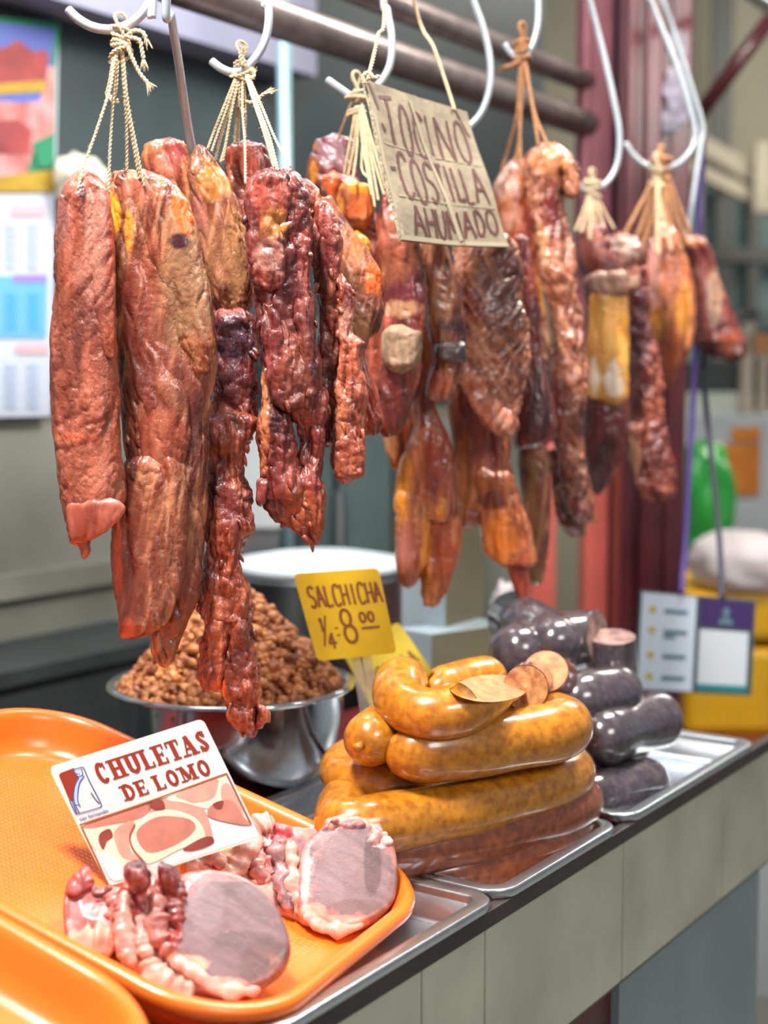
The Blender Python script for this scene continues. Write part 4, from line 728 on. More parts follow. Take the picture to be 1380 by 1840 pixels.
def roll(parent, name, pts, r, color, seed, lift=.004, mixc=None):
    """a soft roll of fat or bone lying on the face of a chop"""
    c_, n_ = CH[parent]; w = [PN(x, y, c_, n_) + n_ * (lift + (q[0] if q else 0)) for x, y, *q in pts]; p = smooth_path(w, 46); k = np.linspace(0, 1, 46)
    rr = r * np.sqrt(np.clip(1 - np.abs(2 * k - 1) ** 3.2, .001, 1)) * (1 + .5 * noise(k * 7 + seed, 0, seed)); V, F_ = tube_vf(p, rr, 22); V = np.array(V); cc = np.repeat(p, 22, 0); d = V - cc; l = np.linalg.norm(d, axis=1)[:, None] + 1e-9
    d = d - n_ * (d @ n_)[:, None] * .35; V = cc + d * (1.1 + .5 * fbm(V[:, 0] * 60 + seed, V[:, 1] * 60, V[:, 2] * 60, 4))[:, None]
    o_ = mesh(name, V, F_, M['chop'], parent); col = np.zeros((len(V), 4), np.float32); g = np.clip(.5 + .9 * noise(V[:, 0] * 110 + seed, V[:, 1] * 110, V[:, 2] * 110), 0, 1)[:, None]
    col[:, :3] = np.array(color) * (1 - g) + np.array(mixc or [q * .8 for q in color]) * g; col[:, 3] = .92
    o_.data.color_attributes.new('paint', 'FLOAT_COLOR', 'POINT').data.foreach_set('color', col.ravel()); return o_
pc = [q for q in bpy.data.objects if q.name.startswith('pork_chop')]
M['raw_bone'] = meat_mat('raw_rib_end', (.08, .012, .014), (.20, .026, .026), (.42, .13, .11), seed=14, bump=.8, rough=(.25, .5), coat=.5)
knob(pc[3], 'rib_end', [(1545, 290, 300), (1552, 284, 308), (1570, 283, 318), (1590, 288, 324), (1610, 296, 326)], BASE[pc[3]][1] + .010, M['raw_bone'], seed=41, k=.6, t=.012, e=.5)
knob(pc[2], 'rib_end', [(1543, 236, 250), (1552, 230, 260), (1570, 228, 264), (1590, 232, 268), (1606, 240, 262)], BASE[pc[2]][1] + .006, M['raw_bone'], seed=42, k=.6, t=.012, e=.5)

CRM = (.62, .40, .31); CR2 = (.55, .25, .21)
roll(pc[0], 'fat', [(338, 1574), (352, 1552), (378, 1540), (402, 1552), (420, 1572)], .0075, CRM, 1, mixc=CR2)
roll(pc[0], 'fat', [(392, 1582), (418, 1570), (436, 1545), (448, 1520), (452, 1500)], .0085, CRM, 2, .008, CR2)
roll(pc[0], 'fat', [(446, 1508), (466, 1488), (492, 1480)], .008, CR2, 3, .006, CRM)
roll(pc[1], 'fat', [(132, 1688), (150, 1696), (180, 1696), (214, 1694)], .0105, CRM, 4, .003, CRM)
roll(pc[1], 'rib', [(128, 1612), (138, 1590), (152, 1584), (160, 1600)], .0075, (.30, .05, .05), 5, .002, (.42, .13, .12))
roll(pc[1], 'rib', [(205, 1600), (212, 1640), (222, 1684)], .008, (.44, .17, .16), 6, .002, CR2)
roll(pc[2], 'rib', [(226, 1600), (220, 1650), (226, 1700), (240, 1738)], .0075, (.40, .14, .13), 7, .002, CRM)
roll(pc[2], 'rib', [(252, 1640), (256, 1690), (268, 1730)], .006, CRM, 8, .004, (.45, .18, .16))
roll(pc[2], 'fat', [(264, 1720), (278, 1752), (312, 1774), (350, 1783)], .0085, CRM, 9, .001, CR2)
roll(pc[3], 'rib', [(286, 1606), (282, 1650), (288, 1690), (306, 1712)], .0085, (.46, .19, .15), 10, .001, (.26, .05, .05))
roll(pc[3], 'chine_bone', [(318, 1580), (314, 1620), (320, 1668)], .0075, (.09, .018, .02), 11, .002, (.26, .04, .035))
roll(pc[3], 'fat', [(312, 1718), (334, 1738), (368, 1760), (420, 1778), (470, 1777)], .0065, CRM, 12, -.001, CR2)
roll(pc[4], 'rib', [(498, 1500), (500, 1550), (510, 1605), (520, 1640)], .0075, (.12, .05, .06), 13, .001, (.40, .2, .2))
roll(pc[4], 'fat', [(520, 1510), (524, 1560), (532, 1610), (545, 1648)], .0075, CRM, 14, .002, CR2)
roll(pc[4], 'rib', [(452, 1512), (462, 1550), (470, 1590)], .008, (.42, .09, .09), 15, .001, CR2)
roll(pc[5], 'fat', [(546, 1640), (570, 1660), (610, 1668), (655, 1660)], .0055, CRM, 16, -.001, CR2)
roll(pc[5], 'fat', [(585, 1484), (612, 1474), (650, 1480), (688, 1496)], .006, CR2, 17, -.001, CRM)
# ------------------------------------------------------------------ picture sign stuck into the chops
zx = lambda x, y: (60 + x / 3.286, 1270 + y / 3.286)
bn = np.array([.02, -.96, .30]); bn /= np.linalg.norm(bn); b0 = PN(300, 1560, FL1 + N1 * .03, N1) + np.array([0, .012, 0])
BTL, BTR, BBR, BBL = [PN(x, y, b0, bn) for x, y in ((88, 1378), (364, 1291), (468, 1506), (196, 1593))]
fnb, bn = quadmap(BTL, BTR, BBR, BBL)
cs = thing('price_sign', 'white picture sign reading CHULETAS DE LOMO stuck among the raw pork chops', 'sign', (BBL + BBR) / 2)
crn = arc(.965, .04, .035, .04, -90, 0, 5) + arc(.965, .96, .035, .04, 0, 90, 5) + arc(.035, .96, .035, .04, 90, 180, 5) + arc(.035, .04, .035, .04, 180, 270, 5)
v, f = slab_vf([fnb(a, b, 0) for a, b in crn][::-1], -bn if False else bn, .004); mesh('panel', v, f, M['white_card'], cs, smooth=False)
bm_ = bpy.data.objects[cs.children[0].name].data
bm = bmesh.new(); bm.from_mesh(bm_); bmesh.ops.recalc_face_normals(bm, faces=bm.faces); bm.to_mesh(bm_); bm.free()
e1, e2 = np.array([910., -280.]), np.array([355., 705.]); Mi = np.linalg.inv(np.stack([e1, e2], 1))
zuv = lambda x, y: tuple(Mi @ (np.array([x, y], float) - [90, 345]))
ASP = .147 / .118
SER = []
def bar(x0, y0, x1, y1, w, l=.0006):  SER.append(pen(fnb, [(x0, y0), (x1, y1)], w, l, asp=ASP))
def serif_word(chars, v0, v1, x0, x1, th):
    wd = {'C': 1, 'H': 1.12, 'U': 1.1, 'L': .92, 'E': .95, 'T': 1, 'A': 1.08, 'S': .86, 'D': 1.05, 'O': 1.1, 'M': 1.35, ' ': .45}
    k = (x1 - x0) / sum(wd[c] for c in chars); x = x0; h = v1 - v0; sw = th * .42
    for c in chars:
        w = wd[c] * k; a, b = x + w * .12, x + w * .88; m_ = (a + b) / 2; cx = ASP
        ser = lambda px_, v: bar(px_ - th * .95 / cx, v, px_ + th * .95 / cx, v, sw, .00065)
        t2 = th * .5 / cx
        if c in 'HU':
            for p in (a + t2, b - t2):
                bar(p, v0, p, v1 if c == 'H' else v0 + h * .66, th); ser(p, v0 + sw / 2)
                if c == 'H': ser(p, v1 - sw / 2)
            if c == 'H': bar(a, (v0 + v1) / 2, b, (v0 + v1) / 2, sw * 1.2, .0007)
            else: SER.append(pen(fnb, [(a + t2, v0 + h * .6), (a + t2 * 1.3, v1 - h * .2), (m_, v1 - sw * .6), (b - t2 * 1.3, v1 - h * .2), (b - t2, v0 + h * .6)], th * .85, .0007, asp=ASP))
        elif c in 'LE':
            p = a + t2; bar(p, v0, p, v1, th); ser(p, v0 + sw / 2); bar(a - t2 * .6, v1 - sw / 2, b, v1 - sw / 2, sw, .0007); bar(b - t2 * .4, v1 - h * .28, b - t2 * .4, v1, sw * .9, .0008)
            if c == 'E': bar(a - t2 * .6, v0 + sw / 2, b, v0 + sw / 2, sw, .0007); bar(b - t2 * .4, v0, b - t2 * .4, v0 + h * .28, sw * .9, .0008); bar(a, (v0 + v1) / 2, b - t2 * 1.4, (v0 + v1) / 2, sw, .0007); bar(b - t2 * 1.4, v0 + h * .38, b - t2 * 1.4, v0 + h * .62, sw * .8, .0008)
        elif c == 'T':
            bar(m_, v0, m_, v1, th); ser(m_, v1 - sw / 2); bar(a, v0 + sw / 2, b, v0 + sw / 2, sw, .0007)
            for p in (a, b): bar(p, v0, p, v0 + h * .3, sw * .9, .0008)
        elif c == 'A':
            bar(m_ - t2 * .2, v0, a + t2 * .2, v1, sw, .0006); bar(m_ - t2 * .2, v0, b - t2, v1, th, .0007); bar(a + t2, v0 + h * .64, b - t2 * 2, v0 + h * .64, sw, .0008); ser(a + t2 * .4, v1 - sw / 2); ser(b - t2, v1 - sw / 2)
        elif c == 'M':
            bar(a + t2 * .6, v0, a + t2 * .6, v1, sw, .0006); bar(b - t2, v0, b - t2, v1, th, .0006); bar(a + t2, v0, m_, v1 - h * .1, th, .0007); bar(m_, v1 - h * .1, b - t2, v0, sw, .0008); ser(a + t2 * .4, v1 - sw / 2); ser(b - t2, v1 - sw / 2); ser(a + t2 * .2, v0 + sw / 2); ser(b - t2 * .6, v0 + sw / 2)
        elif c == 'S':
            SER.append(pen(fnb, [(b - t2 * .8, v0 + h * .25), (m_ + t2 * .4, v0 + sw * .7), (a + t2, v0 + h * .2), (a + t2 * 1.6, v0 + h * .4), (b - t2 * 1.6, v0 + h * .6), (b - t2, v0 + h * .8), (m_ - t2 * .4, v1 - sw * .7), (a + t2 * .8, v0 + h * .75)], th * .8, .0006, asp=ASP))
            bar(b - t2 * .6, v0, b - t2 * .6, v0 + h * .32, sw * .8, .0008); bar(a + t2 * .6, v0 + h * .68, a + t2 * .6, v1, sw * .8, .0008)
        elif c in 'CO':
            if c == 'O':
                SER.append(pen(fnb, arc(m_, (v0 + v1) / 2, (b - a) / 2 - t2 * .9, h / 2 - sw * .5, 0, 365, 22), th * .85, .0006, asp=ASP))
            else:
                SER.append(pen(fnb, arc(m_, (v0 + v1) / 2, (b - a) / 2 - t2 * .9, h / 2 - sw * .5, -42, -318, 20), th * .85, .0006, asp=ASP)); bar(b - t2 * .7, v0, b - t2 * .7, v0 + h * .36, sw * .8, .0008)
        elif c == 'D':
            bar(a + t2, v0, a + t2, v1, th); ser(a + t2 * .6, v0 + sw / 2); ser(a + t2 * .6, v1 - sw / 2)
            SER.append(pen(fnb, [(a + t2, v0 + sw * .5), (m_, v0 + sw * .6), (b - t2, v0 + h * .3), (b - t2, v0 + h * .7), (m_, v1 - sw * .6), (a + t2, v1 - sw * .5)], th * .75, .0007, asp=ASP))
        x += w
serif_word('CHULETAS', .088, .245, .235, .975, .034)
serif_word('DE LOMO', .305, .425, .335, .915, .029)
v, f = join(*SER); mesh('lettering', v, f, M['print_red'], cs)
zp = lambda pts: [zuv(*p) for p in pts]
def pic(name, pts, m, l): v, f = poly(fnb, pts, l); return mesh(name, v, f, M[m], cs, smooth=False)
def picpen(name, strokes, w, m, l, closed=False):
    v, f = join(*[pen(fnb, zp(s_), w, l, asp=ASP) for s_ in strokes]); return mesh(name, v, f, M[m], cs)
pp = [('print_grey', [(0.02, .5), (.985, .468), (.99, .98), (.03, .99)], .0002, 1),
      ('print_cream', [(300, 720), (560, 610), (640, 690), (620, 880), (640, 960), (480, 1000), (440, 900), (380, 850)], .0004, 0), ('print_pink', [(300, 690), (500, 620), (690, 555), (690, 610), (600, 665), (430, 695), (330, 712)], .0005, 0),
      ('print_dark', [(385, 770), (400, 735), (450, 715), (470, 760), (435, 790), (415, 835), (395, 810)], .0006, 0), ('print_rose', [(480, 730), (560, 670), (605, 690), (572, 760), (578, 845), (650, 900), (600, 900), (530, 880), (490, 810)], .0006, 0), ('print_grey', [(400, 850), (470, 880), (560, 960), (520, 1010), (450, 1000)], .0007, 0),
      ('print_rose', [(680, 600), (760, 535), (900, 540), (1015, 600), (1070, 780), (1020, 800), (900, 840)], .0005, 0), ('print_cream', [(578, 765), (620, 690), (700, 622), (820, 603), (960, 650), (1020, 740), (1000, 800), (880, 830), (700, 915), (640, 885), (592, 825)], .0008, 0),
      ('print_pink', [(610, 745), (660, 682), (760, 642), (900, 652), (962, 690), (945, 740), (860, 800), (720, 852), (650, 832)], .001, 0), ('print_dark', [(890, 832), (1000, 770), (1060, 762), (1072, 795), (1000, 830), (930, 842)], .001, 0),
      ('print_cream', [(800, 530), (1125, 402), (1150, 430), (1190, 560), (1060, 600), (900, 565)], .0007, 0), ('print_rose', [(845, 522), (900, 490), (1080, 422), (1095, 475), (1060, 540), (960, 562), (900, 545)], .0009, 0), ('print_rose', [(1120, 470), (1170, 460), (1250, 620), (1225, 640), (1130, 560)], .0009, 0),
      ('print_pink', [(1070, 570), (1180, 550), (1250, 640), (1290, 692), (1180, 682), (1040, 640)], .0011, 0), ('print_dark', [(1070, 570), (1130, 552), (1120, 600), (1085, 600)], .0012, 0), ('print_dark', [(690, 570), (760, 545), (780, 600), (720, 605)], .0009, 0)]
VV, FF, MI = [], [], []; names = sorted({p[0] for p in pp})
for mm, pts, l, raw in pp:
    if not raw:
        zq = [(x, y, 0) for x, y in zp(pts)]; pts = [tuple(q[:2]) for q in smooth_path([zq[-1]] + zq + zq[:2], 8 * (len(zq) + 2) + 1)[8:-9]]
    v, f = poly(fnb, pts, l); b = len(VV); VV += v; FF.append(tuple(i + b for i in f[0])); MI.append(names.index(mm))
mesh('chop_picture', VV, FF, None, cs, smooth=False, mats=[M[k_] for k_ in names], fm=MI)
picpen('border_line', [[(275, 690), (700, 550), (1150, 392)], [(285, 700), (360, 860), (440, 1035)], [(600, 690), (572, 760), (590, 830), (645, 895)], [(1150, 392), (1300, 690)]], .012, 'print_brown', .0013)
pic('emblem', zp([(150, 395), (160, 382), (240, 352), (236, 380), (265, 402), (268, 412), (246, 462), (238, 545), (214, 545)]), 'print_red', .0006)
picpen('emblem_line', [[(238, 362), (285, 350), (300, 362), (330, 430), (398, 560), (400, 580), (380, 592), (270, 622), (250, 618), (214, 545)], [(268, 412), (244, 465), (240, 545), (272, 620)], [(300, 400), (270, 450), (262, 540), (278, 585)], [(340, 500), (372, 545), (392, 565)], [(236, 370), (262, 404), (290, 392), (282, 356)], [(228, 545), (258, 620)]], .0075, 'print_blue', .0008)
picpen('emblem_feather', [[(290, 404), (262, 440), (250, 500), (256, 570)], [(250, 372), (275, 380)]], .028, 'print_lightblue', .0007)
def text_mesh(txt, fn_, u0, v0, u1, v1, lift):
    cu = bpy.data.curves.new('t', 'FONT'); cu.body = txt; cu.size = 1; ob = bpy.data.objects.new('t', cu); COL.objects.link(ob)
    dg = bpy.context.evaluated_depsgraph_get(); me = ob.evaluated_get(dg).to_mesh(); a = np.array([q.co[:2] for q in me.vertices]); fs = [tuple(p.vertices) for p in me.polygons]
    ob.evaluated_get(dg).to_mesh_clear(); bpy.data.objects.remove(ob); bpy.data.curves.remove(cu)
    lo, hi = a.min(0), a.max(0); a = (a - lo) / (hi - lo)
    return [fn_(u0 + (u1 - u0) * x, v1 + (v0 - v1) * y, lift) for x, y in a], fs
v, f = text_mesh('san fernando', fnb, .025, .435, .21, .468, .0007); mesh('emblem_text', v, f, M['print_blue'], cs)
v, f = join(*[pen(fnb, q, .014, .0005, asp=ASP) for q in ([(.0, .05), (.0, .45), (.004, .97)], [(.006, .488), (.5, .474), (.99, .455)])]); setp(mesh('worn_edge', v, f, M['card_edge'], cs), 'yellowed worn edge')
# ------------------------------------------------------------------ sausages
def sausage_mat(name, c1, c2, c3, seed, coat=.8, rough=.28):
    m, nt, b = nodes_of(name); N, L = nt.nodes, nt.links; tc = N.new('ShaderNodeTexCoord')
    n = N.new('ShaderNodeTexNoise'); n.inputs['Scale'].default_value = 110; n.inputs['Detail'].default_value = 5; L.new(tc.outputs['Object'], n.inputs['Vector'])
    r = N.new('ShaderNodeValToRGB'); e = r.color_ramp.elements; e[0].position = .36; e[0].color = (*c1, 1); e[1].position = .66; e[1].color = (*c3, 1); k = e.new(.5); k.color = (*c2, 1)
    L.new(n.outputs['Fac'], r.inputs[0]); n2 = N.new('ShaderNodeTexNoise'); n2.inputs['Scale'].default_value = 16; L.new(tc.outputs['Object'], n2.inputs['Vector'])
    mx = N.new('ShaderNodeMixRGB'); mx.blend_type = 'MULTIPLY'; mx.inputs[0].default_value = .5; L.new(r.outputs[0], mx.inputs[1]); L.new(n2.outputs['Fac'], mx.inputs[2])
    g = N.new('ShaderNodeMixRGB'); g.blend_type = 'MULTIPLY'; g.inputs[0].default_value = 1; g.inputs[2].default_value = (1.4, 1.4, 1.4, 1); L.new(mx.outputs[0], g.inputs[1]); L.new(g.outputs[0], b.inputs['Base Color'])
    b.inputs['Roughness'].default_value = rough; b.inputs['Coat Weight'].default_value = coat; b.inputs['Coat Roughness'].default_value = .12
    b.inputs['Subsurface Weight'].default_value = .2; b.inputs['Subsurface Radius'].default_value = (1, .4, .1); b.inputs['Subsurface Scale'].default_value = .008
    bp = N.new('ShaderNodeBump'); bp.inputs['Strength'].default_value = .12; bp.inputs['Distance'].default_value = .002; L.new(n.outputs['Fac'], bp.inputs['Height']); L.new(bp.outputs[0], b.inputs['Normal'])
    return m
M['saus'] = sausage_mat('golden_sausage', (.32, .105, .006), (.43, .158, .008), (.52, .21, .014), 1)
M['saus_brown'] = sausage_mat('brown_sausage', (.15, .032, .010), (.21, .048, .014), (.28, .075, .02), 2)
M['saus_cut'] = mat('cut_sausage', (.60, .23, .09), .6, 0, .45, 110, .4, 260, sss=.2)
M['saus_grain'] = mat('grainy_cut_sausage', (.66, .30, .10), .6, col2=(.26, .07, .02), vscale=90, bump=.5, bscale=200)
M['morc'] = sausage_mat('blood_sausage', (.045, .035, .042), (.062, .048, .056), (.09, .072, .08), 3, 1, .2)
M['morc_cut'] = mat('cut_blood_sausage', (.36, .22, .19), .5, col2=(.10, .05, .05), vscale=55, bump=.4, bscale=150)
def sausage(label, path, r, m, group, ends=(1, 1), n=150, cut=None, tip=None, cat='sausage', cuts=()):
    p = smooth_path(path, n); s = np.concatenate([[0], np.cumsum(np.linalg.norm(np.diff(p, axis=0), axis=1))]); L_ = s[-1]
    q = np.stack([np.interp(np.linspace(0, L_, n), s, p[:, i]) for i in range(3)], 1); s = np.linspace(0, L_, n)
    rr = np.full(n, r) * (1 + .03 * np.sin(s * 60 + r * 900))
    if ends[0]: rr *= np.sqrt(np.clip(1 - np.clip(1 - s / (r * 1.1), 0, 1) ** 2.2, .0005, 1))
    if ends[1]: rr *= np.sqrt(np.clip(1 - np.clip(1 - (L_ - s) / (r * 1.1), 0, 1) ** 2.2, .0005, 1))
    v, f = tube_vf(q, rr, 40); o = mesh('sausage', v, f, M[m], origin=q[n // 2]); setp(o, label, cat, group)
    for end, nrm, mm, scale in cuts:                 # oblique sawn-off ends
        c = q[-1] if end else q[0]; nrm = np.array(nrm, float); nrm /= np.linalg.norm(nrm); d = (q[-1] - q[-3]) if end else (q[0] - q[2]); d /= np.linalg.norm(d); nrm = nrm * .78 + d * .62; nrm /= np.linalg.norm(nrm)
        a = np.cross(d, [0, 0, 1.]); a /= np.linalg.norm(a); b = np.cross(d, a); V = []
        for k in range(9):
            for th in np.linspace(0, 2 * math.pi, 40, endpoint=False):
                w = c + (a * math.cos(th) + b * math.sin(th)) * r * .985 * (k + .02) / 8; w = w - d * (np.dot(w - c, nrm) / np.dot(d, nrm)); V.append(w + d * (.0012 * (8 - k) / 8 + .0004))
        F_ = [(k * 40 + i, k * 40 + (i + 1) % 40, (k + 1) * 40 + (i + 1) % 40, (k + 1) * 40 + i) for k in range(8) for i in range(40)] + [tuple(range(40))]
        # shear the last rings of the skin to the same plane
        me = o.data; co = np.array([x.co[:] for x in me.vertices]) + BASE[o]
        lim = r * 2.2; sr = np.repeat(L_ - s if end else s, 40); sel = np.where(sr < lim)[0]
        for i in sel:
            w = co[i]; over = np.dot(w - c, nrm) / np.dot(d, nrm)
            if over > -.0: co[i] = w - d * over
        ring = range((n - 1) * 40, n * 40) if end else range(40)
        for i in ring:
            w = co[i]; co[i] = w - d * (np.dot(w - c, nrm) / np.dot(d, nrm))
        me.vertices.foreach_set('co', (co - BASE[o]).ravel()); me.update()
        mesh('cut_face', V, F_, M[mm], o)
    if tip is not None:
        d = q[0] - q[4]; d /= np.linalg.norm(d); v, f = tube_vf([q[0] - d * .004, q[0] + d * .004, q[0] + d * .009], [.006, .0035, .005], 10); mesh('tied_tip', v, f, M[m], o)
    return o
GY = 'coiled yellow sausages'
off = lambda p, dx, dy, dz=0: p + np.array([dx, dy, dz])
z0 = .9435; a, b = PZ(735, 1572, z0), PZ(1012, 1512, z0)
sausage('lowest dark brown coil of the sausage pile, resting on its steel tray', [off(a, .06, .13), off(a, .0, .06), a, PZ(880, 1556, z0), b, off(b, .012, .07), off(b, -.05, .12)], .0235, 'saus_brown', GY)
z1 = .972; a, b = PZ(690, 1532, z1), PZ(1020, 1458, z1)
sausage('second brown coil from the bottom of the sausage pile', [off(a, .06, .14), off(a, .0, .06), a, PZ(860, 1508, z1), b, off(b, .016, .06), off(b, -.04, .12)], .0255, 'saus_brown', GY)
z2 = 1.007; a, b = PZ(628, 1486, z2), PZ(1003, 1402, z2)
sausage('longest golden coil spanning the whole front of the sausage pile', [off(a, .06, .17), off(a, .008, .10), off(a, -.006, .045), a, PZ(720, 1474, z2), PZ(860, 1446, z2), b, off(b, .014, .05), off(b, -.03, .13)], .0285, 'saus', GY, n=200)
z3 = 1.030; a = PZ(618, 1400, z3)
sausage('golden sausage curving round the left end of the pile', [off(a, .08, .15), off(a, .014, .085), off(a, -.004, .04), a + np.array([.006, 0, 0]), PZ(690, 1408, z3), PZ(760, 1416, z3 - .012), off(PZ(800, 1418, z3 - .015), .02, .035, -.01), off(PZ(800, 1418, z3 - .015), .05, .08, -.012)], .0225, 'saus', GY)
z4 = 1.069; a, b = PZ(728, 1352, z4), PZ(988, 1316, z4)
sausage('fat golden sausage with a blunt left end, third level of the pile', [off(a, -.006, .012), a + np.array([.01, 0, 0]), PZ(850, 1340, z4), b, off(b, .013, .045), off(b, -.05, .12)], .031, 'saus', GY, ends=(1, 1))
a = PZ(648, 1334, 1.08)
sausage('stubby golden sausage end with a tied tip facing front, left of the pile', [off(a, .0, -.012), off(a, .012, .02), off(a, .035, .08), off(a, .09, .15)], .0265, 'saus', GY, tip=1)
a = PZ(712, 1240, 1.120)
sausage('bow-shaped golden sausage on top with a broad oblique orange cut', [off(a, .016, .05, .0), off(a, .004, .012, .004), PZ(722, 1262, 1.114), PZ(765, 1282, 1.109), PZ(820, 1276, 1.111), PZ(868, 1250, 1.118), PZ(885, 1236, 1.122)], .0255, 'saus', GY, cuts=((1, (-.1, -.72, .68), 'saus_cut', 1),), ends=(1, 0))
a = PZ(790, 1238, 1.112)
sausage('short golden sausage stub behind the bow-shaped one on top', [off(a, -.012, -.002), a, off(a, .03, .035), off(a, .07, .06)], .024, 'saus', GY)
a = PZ(945, 1236, 1.115)
sausage('sausage piece with a grainy round cut end facing front', [off(a, .02, .09, -.015), off(a, .008, .045, -.004), a], .0225, 'saus_brown', GY, ends=(1, 0), cuts=((1, (-.1, -.9, .3), 'saus_grain', 1),))
a = PZ(982, 1210, 1.118)
sausage('sausage piece with a slanting smooth orange cut, rightmost on top of the pile', [off(a, .03, .12, -.03), off(a, .012, .06, -.015), off(a, .0, .01, 0)], .023, 'saus_brown', GY, ends=(1, 0), cuts=((1, (.3, -.35, .9), 'saus_cut', 1),))
GB = 'dark blood sausages'
def P2(px, py, z): return PZ(px, py, z)
sausage('glossy dark blood sausage lying level below the hanging card', [P2(1000, 1262, 1.05), P2(1040, 1258, 1.05), P2(1110, 1244, 1.05), P2(1150, 1240, 1.05)], .034, 'morc', GB)
sausage('blood sausage with a pale cut end, top of the dark pile', [P2(905, 1180, 1.10), P2(960, 1165, 1.10), P2(1040, 1150, 1.105), P2(1075, 1148, 1.105)], .037, 'morc', GB, ends=(1, 0), cuts=((1, (.55, -.8, .2), 'morc_cut', 1),))
sausage('upright cut blood sausage stump with a flat pale top', [off(P2(1104, 1215, 1.06), .006, .0, -.02), P2(1104, 1215, 1.06), off(P2(1104, 1215, 1.06), -.004, -.004, .05)], .029, 'morc', GB, ends=(1, 0), cuts=((1, (0, -.25, .97), 'morc_cut', 1),))
sausage('dark blood sausage low down, right beside the golden coils', [P2(985, 1372, .985), P2(1040, 1356, .985), P2(1110, 1335, .985), P2(1160, 1325, .985)], .036, 'morc', GB)
sausage('dark blood sausage behind the low one, at the back of the dark pile', [P2(1060, 1335, 1.01), P2(1120, 1310, 1.01), P2(1190, 1292, 1.01), P2(1225, 1290, 1.01)], .034, 'morc', GB)
sausage('pale greyish sausage at the foot of the dark pile on steel', [P2(1030, 1436, .951), P2(1070, 1430, .951), P2(1130, 1412, .951), P2(1190, 1398, .951)], .029, 'morc', GB)
sausage('grey sausage slumped in clear film behind the dark pile', [P2(915, 1105, 1.12), P2(945, 1125, 1.12), P2(985, 1150, 1.11), P2(1010, 1165, 1.11)], .036, 'morc', GB)

# ------------------------------------------------------------------ bowl of crackling
bc = np.array([PZ(418, 1218, 1.063)[0], 1.70, .9187])
bw = thing('steel_bowl', 'polished steel bowl heaped with fried pork crumbs', 'bowl', bc)
prof = [(.001, .002), (.07, .0), (.085, .003), (.105, .02), (.125, .055), (.135, .10), (.1365, .136), (.1375, .141), (.141, .1435), (.1465, .143), (.1475, .140), (.1455, .1385), (.1395, .1385), (.1345, .136), (.1325, .10), (.122, .056), (.1, .022), (.08, .007), (.001, .006)]
M['bowl'] = mat('polished_steel', (.62, .64, .66), .12, 1, .08, 12)
v, f = lathe_vf([(r_, z_) for r_, z_ in prof], bc, 96); mesh('bowl_body', v, f, M['bowl'], bw)
ring = lathe_vf([(.1475 + .0025 * math.cos(q), .1405 + .0028 * math.sin(q)) for q in np.linspace(0, 2 * math.pi, 13)], bc, 96); mesh('rolled_rim', *ring, M['bowl'], bw)
M['crackling'] = mat('fried_pork_crumb', (.66, .27, .085), .5, col2=(.22, .055, .018), vscale=55, bump=.5, bscale=220, coat=.3, sss=.2)
ico = bmesh.new(); bmesh.ops.create_icosphere(ico, subdivisions=2, radius=1); iv = np.array([q.co[:] for q in ico.verts]); ifc = [tuple(x.index for x in q.verts) for q in ico.faces]; ico.free()
rs = np.random.RandomState(3); VV, FF = [], []
hz = lambda r_: .134 + .135 * max(0, 1 - r_ / .132) ** .85
for k in range(2300):
    r_ = .131 * math.sqrt(rs.rand()); a = rs.rand() * 6.283; h = hz(r_) + rs.uniform(-.012, .004)
    c = np.array([r_ * math.cos(a), r_ * math.sin(a), h]); sz = rs.uniform(.0035, .0085) * np.array([1, rs.uniform(.55, 1), rs.uniform(.45, .9)])
    q = iv * (1 + .38 * noise(iv[:, 0] * 1.7 + k, iv[:, 1] * 1.7, iv[:, 2] * 1.7 + k * .3))[:, None] * sz
    R = np.array(Matrix.Rotation(rs.rand() * 6.28, 3, Vector(rs.normal(size=3))))
    b = len(VV) * 42; VV.append(q @ R.T + c + bc); FF += [(x + b, y + b, z + b) for x, y, z in ifc]
setp(mesh('fried_pork', np.vstack(VV), FF, M['crackling'], origin=bc + np.array([0, 0, .13])), 'heap of golden brown fried pork crumbs in the steel bowl', 'fried pork', kind='stuff')
v, f = lathe_vf([(.001, .25), (.03, .234), (.06, .202), (.09, .17), (.12, .138), (.13, .128), (.1, .1), (.001, .1)], bc, 48)
hp = [q for q in bpy.data.objects if q.name == 'fried_pork'][0]; mesh('crumb_bed', v, f, M['crackling'], hp)

